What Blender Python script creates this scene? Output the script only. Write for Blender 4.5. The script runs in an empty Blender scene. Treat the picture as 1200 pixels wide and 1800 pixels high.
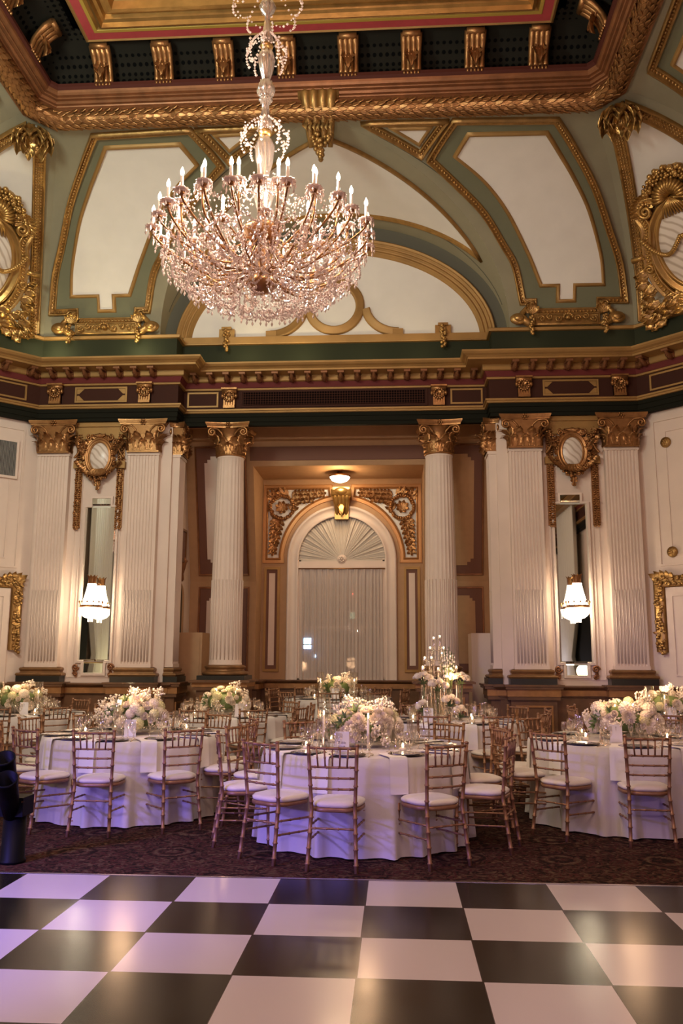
import bpy, math, random
from math import sin, cos, pi, radians as R, sqrt, atan2, hypot
from mathutils import Vector as V, Matrix as Mx
from mathutils.geometry import delaunay_2d_cdt, tessellate_polygon
S = bpy.context.scene
COL = S.collection
random.seed(7)
# ------------------------------------------------------------ camera
PITCH, YAW, ROLL, FPX = 0.169622, 0.0631773, 0.0040009, 1488.0
CAM = V((1.06, 0.0, 1.565))
cp, sp, cy, sy, cr, sr = cos(PITCH), sin(PITCH), cos(YAW), sin(YAW), cos(ROLL), sin(ROLL)
fw = V((-sy*cp, cy*cp, sp)); rt0 = V((cy, sy, 0)); up0 = rt0.cross(fw)
rt = rt0*cr+up0*sr; up = up0*cr-rt0*sr
cd = bpy.data.cameras.new('camera'); cam = bpy.data.objects.new('camera', cd); COL.objects.link(cam)
m = Mx((rt, up, -fw)).transposed().to_4x4(); m.translation = CAM
cam.matrix_world = m
cd.sensor_fit = 'VERTICAL'; cd.sensor_height = 36.0; cd.lens = FPX/1800*36; cd.clip_start = .05; cd.clip_end = 200
S.camera = cam
# ------------------------------------------------------------ exposure, world
vs = S.view_settings
S.display_settings.display_device = 'sRGB'
vs.view_transform = 'Standard'; vs.look = 'None'; vs.gamma = 1; vs.use_curve_mapping = False
vs.exposure = -0.1
S.cycles.transparent_max_bounces = 40
W = bpy.data.worlds.new('night'); S.world = W; W.use_nodes = True
W.node_tree.nodes['Background'].inputs[0].default_value = (.012, .018, .045, 1)
W.node_tree.nodes['Background'].inputs[1].default_value = 1.0
# ------------------------------------------------------------ lights
def light(name, typ, loc, power, col, size=.2, target=None, **k):
    d = bpy.data.lights.new(name, typ); d.energy = power; d.color = col
    if typ == 'AREA':
        d.shape = 'DISK'; d.size = size
    else: d.shadow_soft_size = size
    if typ == 'SPOT': d.spot_size = R(k.get('ang', 45)); d.spot_blend = k.get('blend', .6)
    o = bpy.data.objects.new(name, d); COL.objects.link(o); o.location = loc
    if target is not None:
        o.rotation_euler = (V(target)-V(loc)).to_track_quat('-Z', 'Y').to_euler()
    return o
WARM = (1, .72, .47); AMB = (1, .6, .33)
CX, CY, CZ = 0.0, 6.4, 4.95     # main chandelier, height of its candle cups
for k in range(4):
    a = k*pi/2+.4
    light('chandelier_light', 'POINT', (CX+.7*cos(a), CY+.7*sin(a), CZ+.36), 105, (1, .84, .68), .16)
for x in (-4.04, 4.04):
    light('sconce_light', 'POINT', (x, 13.66, 2.30), 4.5, (1, .74, .46), .1)
light('alcove_light', 'POINT', (0, 15.95, 4.86), 26, (1, .62, .28), .08)
for x in (-1.55, -.55, .55, 1.55):
    light('cornice_uplight', 'POINT', (x, 14.0, 6.85), 9 if x < 0 else 3, (1, .82, .42), .05)
for x in (-4.9, -3.4): light('cornice_uplight', 'POINT', (x, 13.72, 6.85), 12, (1, .88, .5), .05)
for x in (3.4, 4.9): light('cornice_uplight', 'POINT', (x, 13.72, 6.85), 1.2, (1, .7, .4), .05)
light('cornice_uplight', 'POINT', (-6.2, 12.6, 6.9), 26, (1, .85, .42), .05)
light('cornice_uplight', 'POINT', (6.1, 12.6, 6.9), 5, (1, .75, .4), .05)
light('hall_fill_light', 'AREA', (0, -.5, 8.6), 350, (1, .62, .48), 4.0, (0, 6, 0))  # added warm general fill from behind the camera, no fixture stands there
light('hall_fill_light', 'AREA', (-3.6, 5, 7.2), 330, (.92, 1, .84), 1.5, (-3.6, 13, 8.6))  # added cool fill that brightens the left vault, not a real lamp
light('stage_light', 'SPOT', (-5.2, 2.0, 1.9), 900, (.20, .15, 1), .2, (-.6, 7.4, .1), ang=40, blend=.6)
light('drape_fill_light', 'POINT', (-5.9, 5.3, 1.0), 40, (1, .86, .5), .15)  # this and the next are added only to brighten the mirrored drapes
light('drape_fill_light', 'POINT', (5.8, -1.2, 1.0), 36, (.85, .78, 1), .15)
light('stage_light', 'SPOT', (-4.6, 1.2, 3.4), 2900, (.28, .22, 1), .25, (-2.1, 4.9, 0), ang=44, blend=1)
light('stage_light', 'SPOT', (3.0, -2.0, 3.4), 280, (.78, .50, 1), .3, (1.4, 5.5, 0), ang=60, blend=.9)
# ------------------------------------------------------------ materials
MAT = {}
def mat(name, col, rough=.6, metal=0, spec=.5, trans=0, emit=None, es=0, bump=0, bscale=30, var=0, vscale=8, sheen=0, coat=0, ior=1.45, alpha=1):
    m = bpy.data.materials.new(name); m.use_nodes = True; nt = m.node_tree; b = nt.nodes['Principled BSDF']
    b.inputs['Base Color'].default_value = (*col, 1); b.inputs['Roughness'].default_value = rough
    b.inputs['Metallic'].default_value = metal; b.inputs['Specular IOR Level'].default_value = spec
    b.inputs['Transmission Weight'].default_value = trans; b.inputs['IOR'].default_value = ior
    b.inputs['Sheen Weight'].default_value = sheen; b.inputs['Coat Weight'].default_value = coat
    b.inputs['Alpha'].default_value = alpha
    if emit: b.inputs['Emission Color'].default_value = (*emit, 1); b.inputs['Emission Strength'].default_value = es
    if bump or var:
        tc = nt.nodes.new('ShaderNodeTexCoord')
    if bump:
        n = nt.nodes.new('ShaderNodeTexNoise'); n.inputs['Scale'].default_value = bscale; n.inputs['Detail'].default_value = 4
        nt.links.new(tc.outputs['Object'], n.inputs['Vector'])
        bp = nt.nodes.new('ShaderNodeBump'); bp.inputs['Strength'].default_value = bump; bp.inputs['Distance'].default_value = .02
        nt.links.new(n.outputs['Fac'], bp.inputs['Height']); nt.links.new(bp.outputs['Normal'], b.inputs['Normal'])
    if var:
        n2 = nt.nodes.new('ShaderNodeTexNoise'); n2.inputs['Scale'].default_value = vscale; n2.inputs['Detail'].default_value = 5
        nt.links.new(tc.outputs['Object'], n2.inputs['Vector'])
        r = nt.nodes.new('ShaderNodeValToRGB')
        r.color_ramp.elements[0].position = .3; r.color_ramp.elements[1].position = .7
        r.color_ramp.elements[0].color = (*[c*(1-var) for c in col], 1); r.color_ramp.elements[1].color = (*[min(1, c*(1+var)) for c in col], 1)
        nt.links.new(n2.outputs['Fac'], r.inputs['Fac']); nt.links.new(r.outputs['Color'], b.inputs['Base Color'])
    MAT[name] = m; return m
GOLD = mat('gold_leaf', (.44, .26, .085), .32, .8, bump=.12, bscale=30, var=.18, vscale=5)
GOLDR = mat('relief_gold', (.38, .22, .075), .34, .75, bump=.15, bscale=70, var=.2, vscale=9)
COPR = mat('copper_relief', (.34, .165, .062), .34, .75, bump=.15, bscale=70, var=.2, vscale=9)
GOLDF = mat('flat_gold_paint', (.34, .19, .062), .5, .4, var=.12, vscale=3)
BRONZE = mat('bronzed_moulding', (.24, .10, .042), .4, .5, var=.2, vscale=6)
CREAM = mat('cream_plaster', (.70, .57, .49), .65, var=.05, vscale=2)
WHITEP = mat('white_canvas', (.74, .70, .65), .85, var=.03, vscale=3)
SAGE = mat('sage_plaster', (.27, .245, .165), .8, var=.07, vscale=2)
SAGED = mat('dark_sage_plaster', (.155, .155, .095), .8, var=.06, vscale=2)
REVEAL = mat('grey_green_reveal', (.10, .095, .07), .8)
GREEN = mat('dark_green_band', (.022, .026, .014), .75, spec=.2)
BLACKB = mat('black_green_architrave', (.010, .010, .006), .8, spec=.15)
OXB = mat('oxblood_band', (.13, .022, .02), .6, spec=.25)
FRIEZE = mat('dark_frieze', (.045, .014, .008), .7, spec=.2)
RED = mat('red_border', (.36, .045, .05), .6, var=.08)
MAUVE = mat('mauve_panel', (.17, .075, .05), .7)
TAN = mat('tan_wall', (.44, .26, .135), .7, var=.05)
WOOD = mat('dado_wood', (.15, .07, .032), .4, var=.3, vscale=5, coat=.2)
WOODL = mat('dado_gilt_band', (.36, .17, .06), .45, .2, var=.2)
BASEM = mat('bronze_base', (.25, .13, .055), .4, .5, var=.15)
DARKP = mat('black_plinth', (.02, .018, .015), .35)
MARBLE = mat('painted_marble', (.62, .52, .45), .3)
MIRROR = mat('mirror_glass', (.82, .86, .83), .02, 1)
BULB = mat('lit_bulb', (1, .9, .75), .5, emit=(1, .82, .6), es=14)
CANDLE = mat('candle_wax', (.85, .78, .68), .5, emit=(1, .6, .35), es=.12)
FLAME = mat('candle_flame', (1, .8, .5), .5, emit=(1, .72, .38), es=22)
LAMPW = mat('lit_lamp_glass', (1, .95, .85), .4, emit=(1, .84, .6), es=32)
CRYSTAL = mat('cut_crystal', (.94, .77, .70), .06, 0, 1.0, trans=.45, coat=.6)
CRYSE = mat('lit_crystal', (1, .95, .9), .1, 0, 1.0, emit=(1, .86, .7), es=2.5)
GLASSY = mat('stem_glass', (.62, .50, .43), .1, 0, 1, trans=.8)
GLASS = mat('clear_glass', (1, 1, 1), .02, 0, .5, trans=1, ior=1.3)
BRASS = mat('dark_brass', (.26, .12, .045), .35, .85)
CHAIRM = mat('gilt_chair_wood', (.31, .16, .085), .38, .35, var=.12, vscale=20)
CUSH = mat('ivory_cushion', (.80, .72, .62), .85, sheen=.3, bump=.15, bscale=40)
CLOTH = mat('table_linen', (.66, .60, .56), .85, sheen=.3, bump=.12, bscale=160)
NAPK = mat('napkin_linen', (.84, .80, .74), .9, sheen=.3)
CHARG = mat('charger_rim', (.10, .08, .07), .15, .6)
PLATE = mat('plate_glaze', (.34, .32, .33), .12, coat=.5)
SILVER = mat('silver', (.7, .6, .5), .2, 1)
PETAL = mat('white_petals', (.90, .80, .66), .75, sheen=.2)
PETALG = mat('cream_green_petals', (.74, .70, .42), .75)
LEAFM = mat('leaf_green', (.12, .17, .055), .6)
CARD = mat('card_stock', (.85, .82, .84), .8)
INK = mat('ink', (.10, .05, .06), .7)
CURT = mat('white_drape', (.78, .75, .66), .9, sheen=.3)
BLACK = mat('black_metal', (.003, .003, .004), .5, spec=.15)
VENT = mat('vent_grey', (.30, .28, .26), .5)
def setn(m): return m.node_tree, m.node_tree.nodes['Principled BSDF']
def N(nt, t, **k):
    n = nt.nodes.new(t)
    for a, b in k.items(): setattr(n, a, b)
    return n
# marble veins
nt, b = setn(MARBLE); tc = N(nt, 'ShaderNodeTexCoord'); wv = N(nt, 'ShaderNodeTexWave'); wv.inputs['Scale'].default_value = 4.5; wv.inputs['Distortion'].default_value = 2.2
wv.inputs['Detail'].default_value = 1; wv.bands_direction = 'DIAGONAL'; rp = N(nt, 'ShaderNodeValToRGB'); rp.color_ramp.elements[0].color = (.46, .37, .30, 1); rp.color_ramp.elements[1].color = (.70, .62, .55, 1); rp.color_ramp.elements[1].position = .45
nt.links.new(tc.outputs['Object'], wv.inputs['Vector']); nt.links.new(wv.outputs['Fac'], rp.inputs['Fac']); nt.links.new(rp.outputs['Color'], b.inputs['Base Color'])
# sheer curtain
SHEER = mat('sheer_curtain', (.86, .74, .66), .9)
nt, b = setn(SHEER); tr = N(nt, 'ShaderNodeBsdfTransparent'); tl = N(nt, 'ShaderNodeBsdfTranslucent'); tl.inputs[0].default_value = (.85, .70, .60, 1)
ms = N(nt, 'ShaderNodeMixShader'); ms.inputs[0].default_value = .3; m2 = N(nt, 'ShaderNodeMixShader'); m2.inputs[0].default_value = .28
nt.links.new(b.outputs[0], ms.inputs[1]); nt.links.new(tl.outputs[0], ms.inputs[2]); nt.links.new(ms.outputs[0], m2.inputs[1]); nt.links.new(tr.outputs[0], m2.inputs[2])
nt.links.new(m2.outputs[0], nt.nodes['Material Output'].inputs[0])
# window / vase glass: thin, passes light
def thin(name, tint, refl=.08):
    m = bpy.data.materials.new(name); m.use_nodes = True; nt = m.node_tree; b = nt.nodes['Principled BSDF']
    nt.nodes.remove(b); g = N(nt, 'ShaderNodeBsdfGlossy'); g.inputs['Roughness'].default_value = .04; g.inputs[0].default_value = (1, .95, .9, 1)
    t = N(nt, 'ShaderNodeBsdfTransparent'); t.inputs[0].default_value = (*tint, 1); lw = N(nt, 'ShaderNodeLayerWeight'); f = N(nt, 'ShaderNodeMath', operation='POWER'); f.inputs[1].default_value = 4; nt.links.new(lw.outputs['Facing'], f.inputs[0])
    mm = N(nt, 'ShaderNodeMath', operation='MULTIPLY_ADD'); mm.inputs[1].default_value = .5; mm.inputs[2].default_value = refl
    nt.links.new(f.outputs[0], mm.inputs[0]); x = N(nt, 'ShaderNodeMixShader'); nt.links.new(mm.outputs[0], x.inputs[0])
    nt.links.new(t.outputs[0], x.inputs[1]); nt.links.new(g.outputs[0], x.inputs[2]); nt.links.new(x.outputs[0], nt.nodes['Material Output'].inputs[0])
    return m
TGLASS = thin('thin_glass', (.93, .92, .90), .2); 
# carpet
CARPET = mat('patterned_carpet', (.1, .05, .04), .95)
nt, b = setn(CARPET); tc = N(nt, 'ShaderNodeTexCoord')
mp = N(nt, 'ShaderNodeMapping'); nt.links.new(tc.outputs['Object'], mp.inputs[0])
nz = N(nt, 'ShaderNodeTexNoise'); nz.inputs['Scale'].default_value = 5; nt.links.new(mp.outputs[0], nz.inputs['Vector'])
mx = N(nt, 'ShaderNodeMixRGB'); mx.inputs[0].default_value = .06; nt.links.new(mp.outputs[0], mx.inputs[1]); nt.links.new(nz.outputs['Color'], mx.inputs[2])
vo = N(nt, 'ShaderNodeTexVoronoi'); vo.inputs['Scale'].default_value = 1.35; vo.inputs['Randomness'].default_value = .12; nt.links.new(mx.outputs[0], vo.inputs['Vector'])
sn = N(nt, 'ShaderNodeMath', operation='MULTIPLY'); sn.inputs[1].default_value = 46; nt.links.new(vo.outputs['Distance'], sn.inputs[0])
s2 = N(nt, 'ShaderNodeMath', operation='SINE'); nt.links.new(sn.outputs[0], s2.inputs[0])
v2 = N(nt, 'ShaderNodeTexVoronoi'); v2.inputs['Scale'].default_value = 8; nt.links.new(mx.outputs[0], v2.inputs['Vector']); v2.feature = 'SMOOTH_F1'
n3 = N(nt, 'ShaderNodeTexNoise'); n3.inputs['Scale'].default_value = 11; n3.inputs['Detail'].default_value = 3; n3.inputs['Distortion'].default_value = 2.5; nt.links.new(mp.outputs[0], n3.inputs['Vector'])
ad = N(nt, 'ShaderNodeMath', operation='MULTIPLY'); nt.links.new(s2.outputs[0], ad.inputs[0])
lt = N(nt, 'ShaderNodeMath', operation='LESS_THAN'); lt.inputs[1].default_value = .26; nt.links.new(vo.outputs['Distance'], lt.inputs[0]); nt.links.new(lt.outputs[0], ad.inputs[1])
a2 = N(nt, 'ShaderNodeMath', operation='MULTIPLY_ADD'); a2.inputs[1].default_value = .12; nt.links.new(ad.outputs[0], a2.inputs[0]); nt.links.new(n3.outputs['Fac'], a2.inputs[2])
rp = N(nt, 'ShaderNodeValToRGB'); cr_ = rp.color_ramp; cr_.interpolation = 'CONSTANT'
cr_.elements[0].color = (.016, .008, .006, 1); cr_.elements[0].position = 0
cr_.elements[1].color = (.08, .05, .03, 1); cr_.elements[1].position = .56
for p_, c_ in ((.44, (.05, .024, .016, 1)), (.50, (.065, .013, .014, 1)), (.66, (.12, .075, .045, 1))):
    e = cr_.elements.new(p_); e.color = c_
nt.links.new(a2.outputs[0], rp.inputs[0]); nt.links.new(rp.outputs[0], b.inputs['Base Color']); b.inputs['Specular IOR Level'].default_value = .1
# dance floor tiles
TX, TY, TS = .861, 6.256, .61
DANCE = mat('checker_tiles', (.5, .5, .5), .2)
nt, b = setn(DANCE); tc = N(nt, 'ShaderNodeTexCoord'); mp = N(nt, 'ShaderNodeMapping'); mp.inputs['Scale'].default_value = (1/TS, 1/TS, 0)
nt.links.new(tc.outputs['Object'], mp.inputs[0])
ck = N(nt, 'ShaderNodeTexChecker'); ck.inputs['Scale'].default_value = 1; ck.inputs[1].default_value = (.62, .55, .56, 1); ck.inputs[2].default_value = (.011, .009, .007, 1)
ofs = N(nt, 'ShaderNodeVectorMath', operation='ADD'); ofs.inputs[1].default_value = (0, 0, .5); nt.links.new(mp.outputs[0], ofs.inputs[0]); nt.links.new(ofs.outputs[0], ck.inputs['Vector'])
br = N(nt, 'ShaderNodeTexBrick'); br.offset = 0; br.inputs['Scale'].default_value = 1; br.inputs['Mortar Size'].default_value = .008; br.inputs['Brick Width'].default_value = 1; br.inputs['Row Height'].default_value = 1
br.inputs['Color1'].default_value = (1, 1, 1, 1); br.inputs['Color2'].default_value = (1, 1, 1, 1); br.inputs['Mortar'].default_value = (.12, .1, .09, 1); nt.links.new(mp.outputs[0], br.inputs['Vector'])
ml = N(nt, 'ShaderNodeMixRGB', blend_type='MULTIPLY'); ml.inputs[0].default_value = 1; nt.links.new(ck.outputs[0], ml.inputs[1]); nt.links.new(br.outputs[0], ml.inputs[2])
nt.links.new(ml.outputs[0], b.inputs['Base Color'])
nz = N(nt, 'ShaderNodeTexNoise'); nz.inputs['Scale'].default_value = 1.6; nz.inputs['Detail'].default_value = 5; nt.links.new(tc.outputs['Object'], nz.inputs['Vector'])
mr = N(nt, 'ShaderNodeMapRange'); mr.inputs[3].default_value = .13; mr.inputs[4].default_value = .30; nt.links.new(nz.outputs[0], mr.inputs[0]); nt.links.new(mr.outputs[0], b.inputs['Roughness'])
bp = N(nt, 'ShaderNodeBump'); bp.inputs['Strength'].default_value = .12; bp.inputs['Distance'].default_value = .01; nt.links.new(nz.outputs[0], bp.inputs['Height']); nt.links.new(bp.outputs[0], b.inputs['Normal'])
# lattice behind the ceiling consoles and in the frieze
def lattice(name, sc, c0, c1, th=.33):
    m = mat(name, c0, .85, spec=.05); nt, b = setn(m); tc = N(nt, 'ShaderNodeTexCoord'); mp = N(nt, 'ShaderNodeMapping'); mp.inputs['Scale'].default_value = (sc, sc, sc)
    nt.links.new(tc.outputs['Object'], mp.inputs[0]); v = N(nt, 'ShaderNodeTexVoronoi'); v.inputs['Randomness'].default_value = 0; v.inputs['Scale'].default_value = 1
    nt.links.new(mp.outputs[0], v.inputs['Vector']); l = N(nt, 'ShaderNodeMath', operation='GREATER_THAN'); l.inputs[1].default_value = th; nt.links.new(v.outputs['Distance'], l.inputs[0])
    x = N(nt, 'ShaderNodeMixRGB'); x.inputs[1].default_value = (*c0, 1); x.inputs[2].default_value = (*c1, 1); nt.links.new(l.outputs[0], x.inputs[0]); nt.links.new(x.outputs[0], b.inputs['Base Color']); return m
LATT = lattice('dark_basketwork', 11, (.003, .003, .003), (.018, .016, .012))
GRILLE = lattice('frieze_grille', 22, (.006, .003, .003), (.045, .018, .012), .42)
# ------------------------------------------------------------ mesh helpers
class MB:
    def __init__(s): s.v = []; s.f = []; s.sm = []
    def add(s, vf, M=None, smooth=True):
        v, f = vf; n = len(s.v)
        s.v += [tuple(M @ V(p)) for p in v] if M is not None else [tuple(p) for p in v]
        s.f += [tuple(i+n for i in q) for q in f]; s.sm += [smooth]*len(f); return s
    def build(s, name, m, parent=None, loc=None, fn=None):
        me = bpy.data.meshes.new(name)
        vs_ = [tuple(fn(V(p))) for p in s.v] if fn else s.v
        me.from_pydata(vs_, [], s.f); me.polygons.foreach_set('use_smooth', s.sm); me.materials.append(m); me.update()
        o = bpy.data.objects.new(name, me); COL.objects.link(o)
        if parent: o.parent = parent
        if loc: o.location = loc
        return o
def box(x0, y0, z0, x1, y1, z1):
    return ([(x, y, z) for x in (x0, x1) for y in (y0, y1) for z in (z0, z1)],
            [(0, 1, 3, 2), (4, 6, 7, 5), (0, 4, 5, 1), (2, 3, 7, 6), (0, 2, 6, 4), (1, 5, 7, 3)])
def bbox(cx, cy, cz, w, d, h): return box(cx-w/2, cy-d/2, cz-h/2, cx+w/2, cy+d/2, cz+h/2)
def lathe(prof, n=24, c=(0, 0, 0), a0=0, a1=2*pi, flute=None):
    full = abs(a1-a0-2*pi) < 1e-6; k = n if full else n+1; v = []; f = []
    for r, z in prof:
        for i in range(k):
            a = a0+(a1-a0)*i/n; rr = r*(flute(a, z) if flute else 1)
            v.append((c[0]+rr*cos(a), c[1]+rr*sin(a), c[2]+z))
    for j in range(len(prof)-1):
        for i in range(n):
            i2 = (i+1) % k
            f.append((j*k+i, j*k+i2, (j+1)*k+i2, (j+1)*k+i))
    return v, f
def tube(path, r, n=6, caps=True):
    P = [V(p) for p in path]; v = []; f = []; L = len(P)
    t = (P[1]-P[0]).normalized(); a = t.orthogonal().normalized()
    for i, p in enumerate(P):
        t = ((P[min(i+1, L-1)]-P[i]).normalized()+(P[i]-P[max(i-1, 0)]).normalized()).normalized() if L > 2 else t
        a = (a-t*a.dot(t)).normalized(); b_ = t.cross(a); rr = r[i] if isinstance(r, (list, tuple)) else r
        for k in range(n):
            q = 2*pi*k/n; v.append(p+a*(rr*cos(q))+b_*(rr*sin(q)))
    for i in range(L-1):
        for k in range(n):
            k2 = (k+1) % n; f.append((i*n+k, i*n+k2, (i+1)*n+k2, (i+1)*n+k))
    if caps: f.append(tuple(range(n))[::-1]); f.append(tuple((L-1)*n+k for k in range(n)))
    return v, f
def ell(c, rx, ry=None, rz=None, nu=8, nv=5):
    ry = rx if ry is None else ry; rz = rx if rz is None else rz
    v = [(c[0], c[1], c[2]-rz)]; f = []
    for j in range(1, nv):
        p = -pi/2+pi*j/nv
        for i in range(nu):
            a = 2*pi*i/nu; v.append((c[0]+rx*cos(p)*cos(a), c[1]+ry*cos(p)*sin(a), c[2]+rz*sin(p)))
    v.append((c[0], c[1], c[2]+rz)); t = len(v)-1
    for i in range(nu):
        i2 = (i+1) % nu; f.append((0, 1+i2, 1+i)); b_ = 1+(nv-2)*nu; f.append((t, b_+i, b_+i2))
        for j in range(nv-2): f.append((1+j*nu+i, 1+j*nu+i2, 1+(j+1)*nu+i2, 1+(j+1)*nu+i))
    return v, f
def octa(c, r, h=None):
    h = h or r; x, y, z = c
    return ([(x+r, y, z), (x, y+r, z), (x-r, y, z), (x, y-r, z), (x, y, z+h), (x, y, z-h)],
            [(0, 1, 4), (1, 2, 4), (2, 3, 4), (3, 0, 4), (1, 0, 5), (2, 1, 5), (3, 2, 5), (0, 3, 5)])
def sweep(P, Nn, prof, closed=False):
    """prof: (across, out) points; across = normal x tangent"""
    P = [V(p) for p in P]; L = len(P); v = []; f = []; k = len(prof)
    for i in range(L):
        a = P[i]-P[i-1] if (i > 0 or closed) else P[1]-P[0]
        b_ = P[(i+1) % L]-P[i] if (i < L-1 or closed) else P[i]-P[i-1]
        a.normalize(); b_.normalize(); t = (a+b_)
        t = a.copy() if t.length < 1e-4 else t.normalized()
        n = V(Nn[i]) if isinstance(Nn, list) else V(Nn)
        sc = 1/max(.5, a.dot(t)); ac = n.cross(t).normalized()*sc
        for (u, w) in prof: v.append(P[i]+ac*u+n*w)
    for i in range(L if closed else L-1):
        i2 = (i+1) % L
        for j in range(k-1): f.append((i*k+j, i2*k+j, i2*k+j+1, i*k+j+1))
    return v, f
def plan(path, prof, closed=False):
    """plan path (x,y) walked left to right with the room on the right hand; prof (out, z)"""
    L = len(path); v = []; f = []; k = len(prof)
    for i in range(L):
        p = V(path[i]); a = (p-V(path[i-1])) if (i > 0 or closed) else V(path[1])-p
        b_ = (V(path[(i+1) % L])-p) if (i < L-1 or closed) else p-V(path[i-1])
        a.normalize(); b_.normalize(); t = (a+b_).normalized(); nn = V((t.y, -t.x))/max(.4, a.dot(t))
        for (o, z) in prof: v.append((p.x+nn.x*o, p.y+nn.y*o, z))
    for i in range(L if closed else L-1):
        i2 = (i+1) % L
        for j in range(k-1): f.append((i*k+j, i2*k+j, i2*k+j+1, i*k+j+1))
    return v, f
def leaf(L, Wd, curl=.5, n=6, groove=.25, lobes=3, back=0.0):
    n = n+3 if lobes > 1 and n > 4 else n
    """acanthus leaf growing up +Z from origin, facing -Y, tip curling towards -Y; closed with a back"""
    v = []; f = []; y = z = 0.0
    for i in range(n+1):
        t = i/n; w = Wd*(.55+.45*sin(pi*min(1, t*1.15)))*(1-.75*t**3)*(1+.16*abs(sin(lobes*pi*t)))/2
        if i == n: w *= .25
        sw = (1+.30*cos(2*pi*lobes*t)*(lobes > 0)) if 0 < i < n else 1
        for u, dy, ws in ((-1, .10, sw), (-.62, -.13, 1+(sw-1)*.5), (-.3, .03, 1), (0, -.10, 1), (.3, .03, 1), (.62, -.13, 1+(sw-1)*.5), (1, .10, sw)): v.append((w*u*ws, y+Wd*dy*groove*3.2, z))
        ph = curl*pi*max(0, (i+.5)/n-.4)/.6
        z += cos(ph)*L/n; y -= sin(ph)*L/n+back*L/n
    for i in range(n):
        for j in range(6): f.append((i*7+j, i*7+j+1, (i+1)*7+j+1, (i+1)*7+j))
    return v, f
def spiral(c, r, turns=1.6, start=0, sgn=1, plane='xz', n=22, y=0, r1=.15):
    out = []
    for i in range(n+1):
        t = i/n; a = start+sgn*2*pi*turns*t; q = r*(1-(1-r1)*t)
        out.append((c[0]+q*cos(a), y-.0*t, c[1]+q*sin(a)))
    return out
def rosette(r, n=7, d=.4):
    b = MB()
    for k in range(n):
        a = 2*pi*k/n; b.add(ell((0, 0, 0), r*.34, r*d*.7, r*.26, 6, 4), Mx.Rotation(a, 4, 'Y') @ Mx.Translation((r*.6, -r*.1, 0)))
    b.add(ell((0, -r*.25, 0), r*.28, r*.3, r*.28, 8, 5)); return b.v, b.f
def TR(x, y, z, rz=0, s=1): return Mx.Translation((x, y, z)) @ Mx.Rotation(rz, 4, 'Z') @ Mx.Scale(s, 4)
def empty(name, loc=(0, 0, 0), rz=0):
    o = bpy.data.objects.new(name, None); COL.objects.link(o); o.location = loc; o.rotation_euler = (0, 0, rz); o.empty_display_size = .1; return o
def tag(o, label=None, cat=None, group=None, kind=None):
    if label: o['label'] = label
    if cat: o['category'] = cat
    if group: o['group'] = group
    if kind: o['kind'] = kind
    return o
def struct(o, label=None): return tag(o, label=label, kind='structure')
def kids(o): return CH.get(o.name, [])
CH = {}
def note(root):
    """remember the tree under a prototype so that copies are cheap"""
    for o in bpy.data.objects:
        if o.parent: CH.setdefault(o.parent.name, []); CH[o.parent.name].append(o) if o not in CH[o.parent.name] else None
def dup(root, loc=None, rz=None, label=None, group=None, sc=None):
    def cp_(o, par):
        c = o.copy(); COL.objects.link(c)
        if par: c.parent = par
        for k in kids(o): cp_(k, c)
        return c
    r = cp_(root, None)
    if loc is not None: r.location = loc
    if rz is not None: r.rotation_euler = (0, 0, rz)
    if sc: r.scale = (sc,)*3
    if label: r['label'] = label
    if group: r['group'] = group
    return r
def onscreen(p, mx=110):
    d = V(p)-CAM; z = d.dot(fw)
    if z < .3: return False
    u = 600+FPX*d.dot(rt)/z; v_ = 900-FPX*d.dot(up)/z
    return -mx < u < 1200+mx and -150 < v_ < 1800+mx
MXF = lambda p: V((-p.x, p.y, p.z))
DGF = lambda p: V((p.y-7.0, p.x+7.0, p.z))
# ============================================================ SETTING
XW, YW, ZB = 5.2, 14.1, 7.18          # half width of the end wall, its plane, springing of the cove
SX = 7.1                              # side walls
A_, B_ = 2.8, 2.27                    # cove semi axes
tag(MB().add(box(-7.4, -6.3, -.1, 7.4, 17.4, 0), smooth=False).build('floor', CARPET), kind='structure')
o = MB().add(box(-5, -12, 0, 6, 0, .028), smooth=False).build('dance_floor', DANCE, loc=(TX, TY, 0)); struct(o)
e = MB().add(box(-5, 0, 0, 6, .03, .03), smooth=False).build('edge_strip', mat('steel_edge', (.6, .55, .55), .25, .9), o)
struct(MB().add(box(-2.9, 13.35, 0, 2.9, 17.2, .11), smooth=False).build('floor_alcove', CARPET))
def wallpoly(name, path, z0, z1, m, th=.12):
    b = MB()
    for i in range(len(path)-1):
        p, q = V(path[i]), V(path[i+1]); d = (q-p).normalized(); n = V((d.y, -d.x))*-th
        v = [(p.x, p.y), (q.x, q.y), (q.x+n.x, q.y+n.y), (p.x+n.x, p.y+n.y)]
        b.add(([(a, c, z) for z in (z0, z1) for a, c in v], [(0, 1, 5, 4), (1, 2, 6, 5), (2, 3, 7, 6), (3, 0, 4, 7), (4, 5, 6, 7), (3, 2, 1, 0)]), smooth=False)
    return struct(b.build(name, m))
WZ = 14.15
wallpoly('wall_back_left', [(-XW, WZ), (-2.92, WZ)], 0, 5.63, CREAM)
wallpoly('wall_back_right', [(2.92, WZ), (XW, WZ)], 0, 5.63, CREAM)
wallpoly('wall_bay_left', [(-2.92, WZ+.12), (-2.92, 16.9)], 0, 5.83, CREAM)
wallpoly('wall_bay_right', [(2.92, 16.9), (2.92, WZ+.12)], 0, 5.83, CREAM)
for s in (-1, 1): struct(MB().add(box(min(s*2.8, s*2.92), WZ, 0, max(s*2.8, s*2.92), 14.72, 5.63), smooth=False).build('wall_jamb_'+('left' if s < 0 else 'right'), CREAM))
wallpoly('wall_corner_left', [(-SX, WZ-1.9), (-XW, WZ)], 0, 5.63, CREAM)
wallpoly('wall_corner_right', [(XW, WZ), (SX, WZ-1.9)], 0, 5.63, CREAM)
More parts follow.
